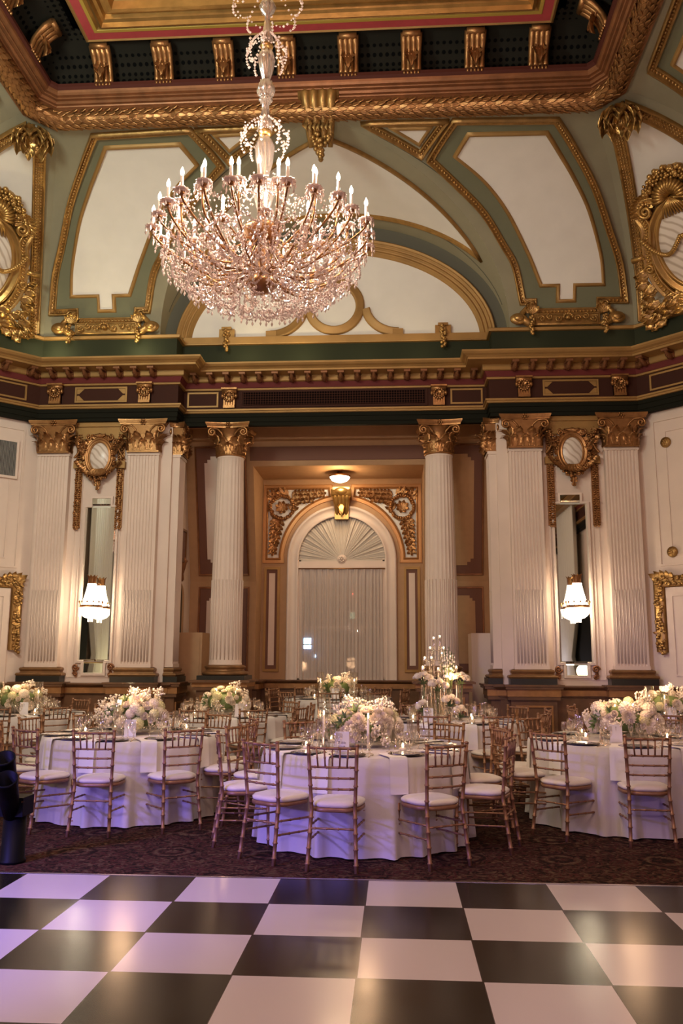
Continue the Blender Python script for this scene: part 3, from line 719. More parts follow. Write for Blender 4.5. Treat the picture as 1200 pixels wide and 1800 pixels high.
ORD = ['leftmost', 'second from the left', 'third from the left', 'fourth from the left', 'fourth from the right', 'third from the right', 'second from the right', 'rightmost']
for k in range(8): put_console(-3.14+.897*k, 10.94, 0, 'gilded scroll console on rear ceiling rim, %s of eight' % ORD[k])
for s in (-1, 1):
    for k in range(2): put_console(s*3.92, 10.25-.9*k, -s*pi/2, 'gilded scroll console on the %s ceiling rim, %s' % ('left' if s < 0 else 'right', 'nearest the rear corner' if k == 0 else 'further toward the viewer'))
# ============================================================ DADO
DP = [(-SX, 6), (-SX, WZ-1.9), (-XW, WZ), (-2.8, WZ), (-2.8, 14.75), (-2.9, 14.75), (-2.9, 16.3), (-1.62, 16.3), (-1.62, 16.9), (1.62, 16.9), (1.62, 16.3), (2.9, 16.3), (2.9, 14.75), (2.8, 14.75), (2.8, WZ), (XW, WZ), (SX, WZ-1.9), (SX, 6)]
D0 = struct(MB().add(plan(DP, [(.03, 0), (.09, 0), (.09, .16), (.05, .18), (.05, .93), (.08, .94), (.08, .96)]), smooth=False).build('trim_7', WOOD))
MB().add(plan(DP, [(.08, .955), (.10, .96), (.10, 1.05), (.09, 1.06)]), smooth=False).build('gilt_band', WOODL, D0)
MB().add(plan(DP, [(.09, 1.055), (.14, 1.07), (.17, 1.10), (.17, 1.12), (0, 1.125)]), smooth=False).build('dado_cap', WOOD, D0)
def pedestal(x0, x1, y0, y1, z1=1.15, name='pedestal', par=None):
    b = MB()
    b.add(box(x0, y0, 0, x1, y1, .9), smooth=False); b.add(box(x0-.03, y0-.03, 0, x1+.03, y1, .18), smooth=False)
    b.add(box(x0-.05, y0-.05, .9, x1+.05, y1, .95), smooth=False); b.add(box(x0-.09, y0-.10, 1.07, x1+.09, y1, z1-.03), smooth=False); b.add(box(x0-.11, y0-.12, z1-.03, x1+.11, y1, z1), smooth=False)
    o = b.build(name, WOOD, par)
    MB().add(box(x0-.06, y0-.06, .955, x1+.06, y1, 1.065), smooth=False).build('gilt_band', WOODL, o)
    c = MB(); frame_rect(c, x0+.08, x1-.08, .28, .80, .03, .02, y0-.001); c.build('pedestal_panel', WOODL, o)
    return o
# ---- Corinthian capital (height .6), square or round bell
def capital(w, round_=True, depth=1.0):
    """w half width of shaft top; origin at capital foot; front is -Y"""
    b = MB(); h = .58
    if round_: b.add(lathe([(w*1.02, 0), (w*1.1, .012), (w*1.12, .03), (w*1.0, .045), (w*.98, .3), (w*1.08, .45), (w*1.3, .5)], 24))
    else: b.add(([(sx*w*k, sy*w*k*depth, z) for k, z in ((1.06, 0), (1.06, .035), (.98, .04), (.98, .32), (1.2, .5)) for sx, sy in ((-1, -1), (1, -1), (1, 1), (-1, 1))],
        [(4*j+i, 4*j+(i+1) % 4, 4*(j+1)+(i+1) % 4, 4*(j+1)+i) for j in range(4) for i in range(4)]), smooth=False)
    def leafat(x, y, z, a, L, W_, cu): b.add(leaf(L, W_, cu, 7, .3, 4), Mx.Translation((x, y, z)) @ Mx.Rotation(a, 4, 'Z'))
    if round_:
        for k in range(8):
            a = 2*pi*k/8; leafat(w*1.0*sin(a), -w*1.0*cos(a), .03, a, .27, .22, .62)
            a += pi/8; leafat(w*1.0*sin(a), -w*1.0*cos(a), .04, a, .41, .20, .6)
    else:
        for (ux, uy, a) in ((0, -1, 0), (1, 0, pi/2), (-1, 0, -pi/2)):
            for k in (-.72, 0, .72):
                d = 1 if uy else depth
                leafat((ux or k)*w*(1.0), (uy*depth if uy else k*depth)*w, .03, a, .27, .2, .62)
            for k in (-.4, .4): leafat((ux or k)*w, (uy*depth if uy else k*depth)*w, .04, a, .41, .2, .6)
    W2 = w*1.52
    for sx in (-1, 1):
        for sy in (-1, 1):
            yy = sy*W2*(depth if not round_ else 1); 
            # volutes under the abacus corners, one facing each way
            P = [(sx*w*.35, sy*w*1.02*(depth if not round_ else 1), .28), (sx*w*.5, sy*w*1.08*(depth if not round_ else 1), .40), (sx*w*.8, sy*w*1.15*(depth if not round_ else 1), .475)]
            sp_ = [(sx*(W2-.085)+sx*.075*(1-.8*t)*cos(pi/2-t*3.0*pi), yy*.93, .405+.075*(1-.8*t)*sin(pi/2-t*3.0*pi)) for t in [i/20 for i in range(21)]]
            b.add(tube(P+sp_, [.014, .018, .02]+[.02]*21, 6))
            b.add(tube([(p[1]/(depth if not round_ else 1)*1.0*(sx*sy), p[0]*(depth if not round_ else 1)*(sx*sy), p[2]) for p in P+sp_] if round_ else P+sp_, .016, 5))
            leafat(sx*w*.92, sy*w*.92*(depth if not round_ else 1), .2, atan2(sx, -sy), .26, .13, .65)
    # concave abacus
    dd = depth if not round_ else 1; out = []
    for (ax, ay, bx_, by_) in ((-1, -1, 1, -1), (1, -1, 1, 1), (1, 1, -1, 1), (-1, 1, -1, -1)):
        for i in range(8):
            t = i/8; x = (ax+(bx_-ax)*t); y = (ay+(by_-ay)*t); c_ = 1-.16*sin(pi*t)
            if ax == bx_: x *= c_
            else: y *= c_
            out.append((x, y))
    lv = [(W2*1.0, .49), (W2*1.0, .515), (W2*1.03, .52), (W2*1.08, .56), (W2*1.08, h)]; v = []; f = []; n = len(out)
    for r_, z in lv: v += [(x*r_, y*r_*dd, z) for x, y in out]
    for j in range(len(lv)-1):
        for i in range(n): f.append((j*n+i, j*n+(i+1) % n, (j+1)*n+(i+1) % n, (j+1)*n+i))
    f.append(tuple(range(n))[::-1]); f.append(tuple((len(lv)-1)*n+i for i in range(n)))
    b.add((v, f), smooth=False)
    rs = rosette(.065, 6)
    for a in ((0,) if not round_ else (0, pi/2, pi, -pi/2)): b.add(rs, Mx.Rotation(a, 4, 'Z') @ Mx.Translation((0, -W2*dd*.9, .53)))
    return b
# ---- columns
def fluted(n, dep, z0, z1):
    def f(a, z): return 1-dep*(abs(sin(a*n/2))**.6) if z0 < z < z1 else 1
    return f
def column(x, lab):
    r = empty('column', (x, 14.6, .11)); tag(r, lab, 'column'); 
    p = pedestal(-.40, .40, -.40, .40, 1.06, 'pedestal', r)
    MB().add(box(-.40, -.40, 1.06, .40, .40, 1.14), smooth=False).build('plinth', DARKP, r)
    MB().add(lathe([(.30, 1.14), (.385, 1.145), (.40, 1.175), (.385, 1.205), (.34, 1.21), (.325, 1.235), (.34, 1.26), (.355, 1.275), (.34, 1.30), (.31, 1.31), (.28, 1.32)], 32)).build('column_base', BASEM, r)
    prof = [(.285, 1.31), (.282, 1.345)]+[(.278-.043*(k/20)**1.7, 1.35+k*(3.56/20)) for k in range(21)]+[(.24, 4.915), (.245, 4.93), (.236, 4.95)]
    MB().add(lathe(prof, 144, flute=fluted(24, .055, 1.36, 4.88))).build('shaft', CREAM, r)
    c = MB()       # the reeds that fill the lower third of each flute
    for k in range(24):
        a = 2*pi*(k+.5)/24; rr = .268
        c.add(tube([(rr*cos(a), rr*sin(a), 1.40), (rr*.995*cos(a), rr*.995*sin(a), 2.76)], .012, 5))
    c.build('cabling', CREAM, r)
    capital(.238).build('capital', COPR, r).location = (0, 0, 4.94)
    return r
column(-1.85, 'round fluted column with gilded capital, left of the arched window')
column(1.85, 'round fluted column with gilded capital, right of the arched window')
# ---- flat pilasters
def pilaster_shaft(w, z0, z1, dep=.10, mid=2.66):
    """front at y=-dep, width w, ten flutes"""
    b = MB(); n = 9; m_ = .03; fw_ = (w-2*m_)/n; P = [(-w/2, 0), (-w/2, -dep), (-w/2+m_, -dep)]
    for k in range(n):
        x = -w/2+m_+k*fw_; P += [(x+fw_*.18, -dep), (x+fw_*.3, -dep+.016), (x+fw_*.7, -dep+.016), (x+fw_*.82, -dep)]
    P += [(w/2-m_, -dep), (w/2, -dep), (w/2, 0)]; L = len(P)
    for (za, zb_) in ((z0, z1),):
        v = [(x, y, z) for z in (za, zb_) for x, y in P]; b.add((v, [(i, i+1, L+i+1, L+i) for i in range(L-1)]), smooth=False)
    b.add(box(-w/2-.01, -dep-.012, z0, w/2+.01, 0, z0+.06), smooth=False); b.add(box(-w/2-.015, -dep-.018, z1-.05, w/2+.015, 0, z1), smooth=False)
    c = MB()
    for k in range(n):
        x = -w/2+m_+(k+.5)*fw_; c.add(tube([(x, -dep+.006, z0+.10), (x, -dep+.006, mid)], .013, 5))
    return b, c
def pilaster(x, y, lab, w=.54, rz=0, grp=None):
    r = empty('pilaster', (x, y, 0), rz); tag(r, lab, 'pilaster', grp)
    pedestal(-w/2-.09, w/2+.09, -.20, 0, 1.14, 'pedestal', r)
    MB().add(box(-w/2-.10, -.24, 1.14, w/2+.10, 0, 1.235), smooth=False).build('plinth', DARKP, r)
    b = MB(); b.add(sweep([(-w/2-.02, .0, 0), (-w/2-.02, -.12, 0), (w/2+.02, -.12, 0), (w/2+.02, 0, 0)], V((0, 0, 1)), [(-.09, 1.235), (-.105, 1.26), (-.09, 1.285), (-.05, 1.29), (-.04, 1.31), (-.055, 1.33), (-.06, 1.35), (-.05, 1.37), (-.01, 1.38), (.02, 1.385)]), smooth=False)
    b.add(sweep([(-w/2-.02, .0, 0), (-w/2-.02, -.12, 0), (w/2+.02, -.12, 0), (w/2+.02, 0, 0)], V((0, 0, 1)), [(.09, 1.235), (.105, 1.26), (.09, 1.285), (.05, 1.29), (.04, 1.31), (.055, 1.33), (.06, 1.35), (.05, 1.37), (.01, 1.38), (-.02, 1.385)]), smooth=False)
    b.build('pilaster_base', BASEM, r)
    s, c = pilaster_shaft(w, 1.38, 5.04, .13); s.build('shaft', CREAM, r); c.build('cabling', CREAM, r)
    MB().add(box(-w/2+.006, -.108, 1.38, w/2-.006, -.001, 5.03), smooth=False).build('shaft_core', CREAM, r)
    k = capital(w/2*.98, False, .42); o = k.build('capital', COPR, r); o.location = (0, -.085, 5.03)
    return r
for s in (-1, 1):
    sd = 'left' if s < 0 else 'right'
    pilaster(s*4.845, WZ, 'tall fluted flat pilaster at the far %s corner of the end wall' % sd)
    pilaster(s*3.26, WZ, 'tall fluted flat pilaster between the %s mirror and the window bay' % sd)
    pilaster(s*2.80, 14.42, 'narrow pilaster turned toward the window bay on the %s side' % sd, .40, rz=s*pi/2*-1)
# ---- pavilion panels, gilt strips
for s in (-1, 1):
    sd = 'left' if s < 0 else 'right'; xm = s*4.05
    b = MB(); frame_rect(b, xm-.30, xm+.30, 1.30, 5.25, .02, .018, WZ); frame_rect(b, xm-.40, xm+.40, 1.22, 5.5, .015, .015, WZ)
    struct(b.build('trim_%d' % (8+(s > 0)), CREAM))
    b = MB(); b.add(box(xm-.46, WZ-.07, 5.30, xm+.46, WZ, 5.60), smooth=False)
    b.add(box(xm-.47, WZ-.10, 5.52, xm+.47, WZ, 5.62), smooth=False)
    for k in (-1, 1): b.add(box(xm+k*.365-.09, WZ-.09, 4.78, xm+k*.365+.09, WZ, 4.90), smooth=False)
    struct(b.build('trim_%d' % (10+(s > 0)), GOLDF))
    for k in (-1, 1):
        b = MB(); x = xm+k*.365
        b.add(box(x-.062, WZ-.04, 3.74, x+.062, WZ, 4.80), smooth=False); b.add(box(x-.062, WZ-.04, 4.88, x+.062, WZ, 5.42), smooth=False)
        for q in range(44):
            z = 3.72+q*.0385
            if 4.78 < z < 4.9: continue
            for u in (-1, 1): b.add(ell((x+u*.030+random.uniform(-.012, .012), WZ-.05-random.random()*.015, z), .024, .032, .017, 6, 4))
            if q % 3 == 0: b.add(leaf(.1, .06, .4, 4), Mx.Translation((x, WZ-.05, z)) @ Mx.Rotation(random.uniform(-.8, .8), 4, 'Y'))
        o = b.build('gilded_strip', COPR); tag(o, 'narrow hanging strip of gilded leaves %s of the %s wall mirror' % ('left' if k < 0 else 'right', sd), 'wall ornament')
# ---- oval cartouches
def cartouche(s_, big=False):
    """marble oval a=.19,b=.27 framed by leaves; origin at oval centre"""
    pl = MB().add(lathe([(0, 0), (.9, 0), (1, .02)], 32), Mx.Rotation(pi/2, 4, 'X') @ Mx.Scale(1, 4))
    r = empty('wall_cartouche')
    v, f = lathe([(.001, .035), (.7, .03), (1, .0)], 36); MB().add(([(x*.185, -z-.03, y*.27) for x, y, z in v], f)).build('marble_oval', MARBLE, r)
    b = MB(); P = [V((.20*cos(2*pi*k/40), 0, .29*sin(2*pi*k/40))) for k in range(40)]
    b.add(sweep(P, V((0, -1, 0)), [(.02, 0), (.022, .05), (.01, .065), (.0, .045), (-.03, .05), (-.05, .08), (-.075, .06), (-.08, 0)], True))
    for k in range(26):
        a = 2*pi*k/26; L = .12+.05*random.random(); out = 1.32
        M = Mx.Translation((.205*out*cos(a)*.95, -.05, .30*out*.93*sin(a))) @ Mx.Rotation(pi/2-a+random.uniform(-.5, .5)+(.7 if cos(a) > 0 else -.7), 4, 'Y') @ Mx.Rotation(.15, 4, 'X')
        b.add(leaf(L, .085, .55, 5), M)
    for k in range(34):        # fruit and flowers thick at the foot
        a = -pi/2+random.gauss(0, .75); rr = random.uniform(1.3, 1.65)
        b.add(ell((.2*rr*cos(a), -.07-random.random()*.04, .29*rr*sin(a)), .026, .026, .024, 6, 4))
    for u in (-1, 1):
        b.add(tube(spiral((u*.30, .27), .07, 1.5, 0, u, y=-.05), .016, 6)); b.add(tube(spiral((u*.2, .36), .06, 1.4, pi/2, -u, y=-.06), .016, 6))
        for k in range(12): b.add(ell((u*(.33+.012*k), -.05, .22-.03*k+.12*((k/12)**2)), .028, .025, .022, 6, 4))
        for k in range(8): b.add(leaf(.13, .07, .5, 5), Mx.Translation((u*(.12+.035*k), -.06, -.33+.028*k)) @ Mx.Rotation(u*(2.6-.2*k), 4, 'Y') @ Mx.Rotation(.3, 4, 'X'))
    for u in (-1, 1):
        for k in range(16): b.add(ell((u*(.24+.013*k)+random.uniform(-.02, .02), -.06-random.random()*.03, .10+.30*(k/16)**.7+random.uniform(-.03, .03)), .026, .026, .024, 6, 4))
        for k in range(9): b.add(leaf(.12, .075, .45, 5, .25, 3), Mx.Translation((u*(.26+.018*k), -.06, .02+.03*k)) @ Mx.Rotation(u*(1.1+random.uniform(-.9, .9)), 4, 'Y') @ Mx.Rotation(.3, 4, 'X'))
    for k in range(9): b.add(tube([(0, -.05, .33), ((k-4)*.022, -.09, .40), ((k-4)*.030, -.08, .44-.01*abs(k-4))], [.01, .02, .012], 6))
    for k in range(5): b.add(leaf(.22, .09, .45, 6), Mx.Translation(((k-2)*.03, -.08, -.24)) @ Mx.Rotation(pi-(k-2)*.35, 4, 'Y') @ Mx.Rotation(.2, 4, 'X'))
    for k in range(3):
        for u in (-1, 0, 1): b.add(leaf(.09, .06, .4, 5), Mx.Translation((0, -.05, -.46-.055*k)) @ Mx.Rotation(pi+u*1.0*(1 if k < 2 else .3), 4, 'Y'))
    b.add(tube([(0, -.05, -.42), (0, -.05, -.64)], [.03, .012], 6))
    b.build('gilded_frame', COPR, r); return r
ct = cartouche(1); ct.location = (4.05, WZ-.06, 4.98); ct.scale = (.93, 1, .93); tag(ct, 'small oval marble cartouche in gilded leaves above the right mirror', 'wall ornament'); note(ct)
ct2 = dup(ct, (-4.05, WZ-.06, 4.98), label='small oval marble cartouche in gilded fruit and leaves above the left mirror')
# ---- big corner cartouches
def bigcart():
    r = empty('corner_cartouche'); a_, b_2 = .40, .58
    v, f = lathe([(.001, .07), (.7, .06), (1, .0)], 40); MB().add(([(x*a_, -z-.08, y*b_2) for x, y, z in v], f)).build('marble_oval', MARBLE, r)
    b = MB(); half = [(0, 1.10), (.16, 1.10), (.30, 1.0), (.36, .84), (.48, .74), (.60, .56), (.60, .36), (.66, .18), (.62, -.02), (.70, -.16), (.66, -.40), (.56, -.60), (.66, -.76), (.40, -.86), (0, -.80)]
    out = half+[(-x, z) for x, z in half[-2:0:-1]]
    tri_ = tessellate_polygon([[V((x, 0, z)) for x, z in out]]); n = len(out)
    b.add(([(x, -.045, z) for x, z in out]+[(x, .05, z) for x, z in out], [tuple(t) for t in tri_]+[(i, (i+1) % n, n+(i+1) % n, n+i) for i in range(n)]), smooth=False)
    P = [V(((a_+.02)*cos(2*pi*k/48), -.04, (b_2+.02)*sin(2*pi*k/48))) for k in range(48)]
    b.add(sweep(P, V((0, -1, 0)), [(.03, 0), (.035, .06), (.01, .09), (-.015, .06), (-.04, .06), (-.07, .11), (-.10, .11), (-.12, .06), (-.14, 0)], True))
    def strap(C, w, h):      # broad fluted scroll strap
        P = []
        C = [V(c) for c in C]
        for i in range(len(C)-1):
            p0, p1, p2, p3 = C[max(0, i-1)], C[i], C[i+1], C[min(len(C)-1, i+2)]
            for q in range(5):
                t = q/5; P.append(.5*((2*p1)+(p2-p0)*t+(2*p0-5*p1+4*p2-p3)*t*t+(3*p1-p0-3*p2+p3)*t**3))
        P.append(C[-1]); b.add(sweep(P, V((0, -1, 0)), [(-w, -.03), (-w, h), (-w*.8, h*1.25), (-w*.6, h*.8), (-w*.2, h*.9), (w*.2, h*.9), (w*.6, h*.8), (w*.8, h*1.25), (w, h), (w, -.03)]))
        for i in range(0, len(P)-1):
            c = (P[i]+P[i+1])/2; b.add(ell((c.x, c.y-h*.95, c.z), w*.45, .02, .018, 6, 4))
    for u in (-1, 1):
        strap([(u*.26, -.05, .72), (u*.40, -.06, .74), (u*.50, -.07, .62), (u*.46, -.07, .44), (u*.52, -.07, .22), (u*.58, -.07, -.05), (u*.56, -.07, -.34), (u*.42, -.06, -.62), (u*.22, -.05, -.74)], .075, .07)
        b.add(tube(spiral((u*.38, .64), .10, 1.7, pi/2, -u, y=-.17), .026, 7)); b.add(tube(spiral((u*.60, -.14), .07, 1.5, pi, u, y=-.14), .022, 7)); b.add(tube(spiral((u*.30, -.70), .09, 1.6, 0, u, y=-.14), .024, 7))
        b.add(tube([(u*.62, -.12, .06), (u*.70, -.14, .06), (u*.80, -.14, .06)], [.05, .035, .045], 8))
        for k in range(30): b.add(leaf(.20+.06*random.random(), .13, .45, 6, .3, 3), Mx.Translation((u*(.20+.021*k), -.08-.06*random.random(), -.66-.006*k+random.uniform(-.12, .10))) @ Mx.Rotation(u*(1.6+random.uniform(-.8, .8)), 4, 'Y') @ Mx.Rotation(.25, 4, 'X'))
        for k in range(16): b.add(leaf(.19, .13, .45, 6, .3, 3), Mx.Translation((u*(.66+random.uniform(-.05, .08)), -.08-.05*random.random(), -.18-.03*k)) @ Mx.Rotation(u*(1.2+random.uniform(-1.0, 1.0)), 4, 'Y') @ Mx.Rotation(.25, 4, 'X'))
        for k in range(26): t = k/25; b.add(ell((u*(.02+.52*t), -.20-.02*sin(9*t), .16-.24*sin(pi*t)+.12*t), .036, .034, .036, 6, 4))
        for k in range(34):
            t = random.random(); b.add(ell((u*(.04+.36*t)+random.uniform(-.05, .05), -.09-.07*random.random(), 1.06-.34*t*t+random.uniform(-.07, .05)), .042, .042, .042, 6, 4))
        for k in range(7): b.add(leaf(.30, .15, .42, 6, .3, 4), Mx.Translation((u*.34, -.09, .66)) @ Mx.Rotation(u*(.1+.26*k), 4, 'Y') @ Mx.Rotation(.2, 4, 'X'))
        b.add(leaf(.42, .2, .5, 8, .3, 5), Mx.Translation((u*.30, -.10, -.74)) @ Mx.Rotation(u*1.65, 4, 'Y') @ Mx.Rotation(.15, 4, 'X'))
    for k in range(15):
        a = pi*(k/14); b.add(tube([(.04*cos(a), -.12, .70+.04*sin(a)), (.14*cos(a), -.20, .70+.16*sin(a)), (.24*cos(a), -.15, .70+.25*sin(a))], [.012, .024, .034], 6))
    for k in range(9): b.add(tube([(0, -.17, .70), ((k-4)*.030, -.18, .60), ((k-4)*.045, -.14, .46)], [.02, .022, .012], 5))
    for k in range(5): b.add(rosette(.085, 6), Mx.Translation((-.26+.13*k, -.16, 1.02-.03*abs(k-2)**1.6)))
    b.build('gilded_frame', GOLD, r); return r
for s in (1, -1):
    p, n = pend(R(24), .5)
    if s > 0: bc = bigcart(); note(bc)
    else: bc = dup(bc)
    bc.location = (s*5.73, 12.73, 8.0); bc.rotation_euler = (.58, 0, -s*R(45)); bc.rotation_mode = 'XYZ'; bc.scale = (1.12,)*3
    tag(bc, 'large gilded cartouche with shell and marble oval, upper %s corner' % ('left' if s < 0 else 'right'), 'wall ornament')
# ---- mirrors
for s in (-1, 1):
    sd = 'left' if s < 0 else 'right'; xm = s*3.99
    r = empty('wall_mirror', (xm, WZ-.02, 0)); tag(r, 'tall narrow silvery wall mirror with the crystal sconce, %s side' % sd, 'mirror')
    sh = [(-.29, 1.47), (-.19, 1.47), (-.19, 1.26), (.19, 1.26), (.19, 1.47), (.29, 1.47), (.29, 4.12), (.18, 4.12), (.18, 4.27), (-.18, 4.27), (-.18, 4.12), (-.29, 4.12)]
    def slab(b, x0, x1, z0, z1, bev=.03):
        v = [(x0, 0, z0), (x1, 0, z0), (x1, 0, z1), (x0, 0, z1), (x0+bev, -.012, z0+bev), (x1-bev, -.012, z0+bev), (x1-bev, -.012, z1-bev), (x0+bev, -.012, z1-bev), (x0, .015, z0), (x1, .015, z0), (x1, .015, z1), (x0, .015, z1)]
        b.add((v, [(4, 5, 6, 7), (0, 1, 5, 4), (1, 2, 6, 5), (2, 3, 7, 6), (3, 0, 4, 7), (8, 9, 1, 0), (9, 10, 2, 1), (10, 11, 3, 2), (11, 8, 0, 3)]), smooth=False)
    b = MB(); slab(b, -.27, .27, 1.48, 4.12); b.build('mirror_pane', MIRROR, r)
    b = MB(); slab(b, -.18, .18, 4.135, 4.27, .02); b.build('mirror_pane', MIRROR, r); b = MB(); slab(b, -.18, .18, 1.27, 1.465, .02); b.build('mirror_pane', MIRROR, r)
    b = MB(); P = [(x, 0, z) for x, z in sh]
    b.add(sweep(P, V((0, -1, 0)), [(-.02, -.01), (-.02, .02), (.015, .025), (.02, -.01)], True), smooth=False); b.build('mirror_surround', CREAM, r)
    for u in (-1, 1):
        b = MB(); b.add(tube(spiral((u*.30, 1.38), .06, 1.5, 0, u, y=-.02), .016, 6)); b.add(tube(spiral((u*.30, 1.27), .04, 1.4, pi, u, y=-.02), .014, 6)); b.add(leaf(.15, .07, .4, 5), Mx.Translation((u*.28, -.02, 1.22)) @ Mx.Rotation(u*.3, 4, 'Y'))
        b.build('scroll_ornament', BRONZE, r)
# ---- crystal sconces
def sconce():
    r = empty('crystal_sconce')
    b = MB(); b.add(lathe([(.0, .42), (.075, .42), (.085, .44), (.08, .50)], 20))
    for k in range(8):
        a = 2*pi*k/8; b.add(leaf(.13, .075, .35, 5), Mx.Rotation(a, 4, 'Z') @ Mx.Translation((0, -.075, .47)))
    b.add(tube([(0, .0, .45), (0, .18, .48), (0, .30, .40)], .014, 6)); b.build('crown', BRASS, r)
    b = MB(); b.add(lathe([(.21, .0), (.225, .0), (.23, .02), (.225, .045), (.21, .045)], 32))
    for k in range(12):
        a = 2*pi*k/12; b.add(tube([(.222*cos(a), .222*sin(a), .04), (.232*cos(a), .232*sin(a), .085)], .008, 5)); b.add(ell((.235*cos(a), .235*sin(a), .10), .02, .02, .022, 7, 5))
    b.build('gallery_ring', BRASS, r)
    MB().add(lathe([(.0, .40), (.065, .39), (.075, .30), (.12, .03), (.17, 0), (.17, -.05), (.12, -.13), (.0, -.15)], 20)).build('lit_diffuser', LAMPW, r)
    b = MB()
    for k in range(32):
        a = 2*pi*k/32
        for j in range(18):
            t = j/17; q = .088+.115*t**1.3; b.add(octa((q*cos(a), q*sin(a), .42-.40*t), .009, .013), smooth=False)
        for j in range(14):
            t = j/13; q = .235*cos(t*1.35); b.add(octa((q*cos(a), q*sin(a), -.01-.18*sin(t*1.35)), .011, .012), smooth=False)
    for k in range(10):
        a = 2*pi*k/10
        for j in range(4): b.add(octa((.05*cos(a), .05*sin(a), -.19-.018*j), .008, .012), smooth=False)
        if k in (4, 6, 8, 0):
            for j in range(5): b.add(octa((.24*cos(a), .24*sin(a), -.03-.03*j), .009, .016), smooth=False)
    b.build('crystal_strands', CRYSE, r); return r
sc_ = sconce(); note(sc_); sc_.location = (4.0, 13.90, 2.36); sc_.scale = (.80, .80, .93); tag(sc_, 'lit basket shaped crystal wall sconce in front of the right mirror', 'wall lamp')
dup(sc_, (-4.0, 13.90, 2.36), label='lit basket shaped crystal wall sconce in front of the left mirror')
# ---- corner walls: panels, doorways, vent
for s in (-1, 1):
    sd = 'left' if s < 0 else 'right'; M0 = Mx.Translation((s*XW, WZ, 0)) @ Mx.Rotation(-s*R(45), 4, 'Z')
    def fz(p, s=s, M0=M0): return M0 @ V((s*p.x if s < 0 else p.x, p.y, p.z))
    b = MB(); frame_rect(b, .25, 2.4, 3.05, 5.45, .03, .02); frame_rect(b, .45, 2.2, 3.2, 5.25, .02, .015); struct(b.build('trim_%d' % (12+(s > 0)), CREAM, fn=fz))
    if s > 0:
        for z, w_ in ((5.06, 'upper'), (3.25, 'lower')):
            o = MB().add(rosette(.075, 8)).add(lathe([(0, .02), (.085, .02), (.09, 0)], 16), Mx.Rotation(pi/2, 4, 'X')).build('wall_rosette', GOLDR); o.matrix_world = M0 @ Mx.Translation((.46, -.02, z))
            tag(o, 'small gilded rosette on the right corner wall panel, the %s one' % w_, 'wall ornament')
    b = MB(); x0 = .12
    P = [(.20, 0, 1.66), (.20, 0, 2.78), (2.2, 0, 2.78), (2.2, 0, 1.66)]
    b.add(sweep(P, V((0, -1, 0)), [(-.09, 0), (-.09, .05), (-.05, .07), (.05, .07), (.09, .05), (.09, 0)]))
    for i in range(3):
        p, q = V(P[i]), V(P[i+1]); n = int((q-p).length/.045)
        for k in range(n):
            c = p.lerp(q, k/n)
            for w_ in range(2): b.add(ell((c.x+random.uniform(-.07, .07), -.075-random.random()*.02, c.z+random.uniform(-.07, .07)), .032, .022, .03, 6, 4))
            if k % 3 == 0: b.add(leaf(.13, .07, .45, 4), Mx.Translation((c.x, -.08, c.z)) @ Mx.Rotation(random.uniform(-2, 2), 4, 'Y'))
    for k in range(5): b.add(leaf(.2, .1, .45, 5), Mx.Translation((.20+.04*k, -.07, 2.80)) @ Mx.Rotation(-.8+.4*k, 4, 'Y'))
    o = b.build('door_surround', GOLDR, fn=fz); tag(o, 'carved gilded surround of the doorway in the %s corner wall' % sd, 'door frame')
    d = struct(MB().add(box(.32, -.05, 0, 2.1, .0, 2.68), smooth=False).build('door_%d' % (1+(s > 0)), CREAM, fn=fz))
    b = MB(); frame_rect(b, .42, 1.1, 1.3, 2.55, .025, .015, -.05); frame_rect(b, .42, 1.1, .2, 1.15, .025, .015, -.05); b.build('door_panel', CREAM, d, fn=fz)
    if s < 0:
        r = empty('air_vent'); tag(r, 'grey slatted air vent high on the left corner wall', 'vent')
        b = MB(); b.add(box(.36, -.035, 4.58, 1.1, .0, 5.22), smooth=False); b.build('vent_back', BLACKB, r, fn=fz)
        b = MB(); frame_rect(b, .36, 1.1, 4.58, 5.22, .04, .05); b.build('vent_frame', CREAM, r, fn=fz)
        b = MB()
        for k in range(34): b.add(box(.385+.0205*k, -.048, 4.60, .393+.0205*k, -.03, 5.20), smooth=False)
        b.build('louvers', VENT, r, fn=fz)
# ============================================================ WINDOW BAY (alcove)
def lean(z): return 16.3 if z < 3.0 else 16.3-(z-3.0)*.30
b = MB()
for s in (-1, 1):
    for (z0, z1) in ((0, 3.0), (3.0, 5.15)):
        b.add(([(s*2.95, lean(z0), z0), (s*1.62, lean(z0), z0), (s*1.62, lean(z1), z1), (s*2.95, lean(z1), z1)], [(0, 1, 2, 3)]), smooth=False)
        b.add(([(s*1.62, lean(z0), z0), (s*1.62, 16.95, z0), (s*1.62, 16.95, z1), (s*1.62, lean(z1), z1)], [(0, 1, 2, 3)]), smooth=False)
b.add(([(-2.95, lean(5.15), 5.15), (2.95, lean(5.15), 5.15), (2.95, lean(5.8), 5.8), (-2.95, lean(5.8), 5.8)], [(0, 1, 2, 3)]), smooth=False)
b.add(([(-1.62, lean(5.15), 5.15), (1.62, lean(5.15), 5.15), (1.62, 16.95, 5.15), (-1.62, 16.95, 5.15)], [(0, 1, 2, 3)]), smooth=False)
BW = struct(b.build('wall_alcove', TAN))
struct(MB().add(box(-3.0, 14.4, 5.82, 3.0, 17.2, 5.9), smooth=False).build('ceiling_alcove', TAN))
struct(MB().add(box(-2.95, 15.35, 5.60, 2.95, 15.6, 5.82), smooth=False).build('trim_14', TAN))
def leanp(x, z, o=0): return V((x, lean(z)-o, z))
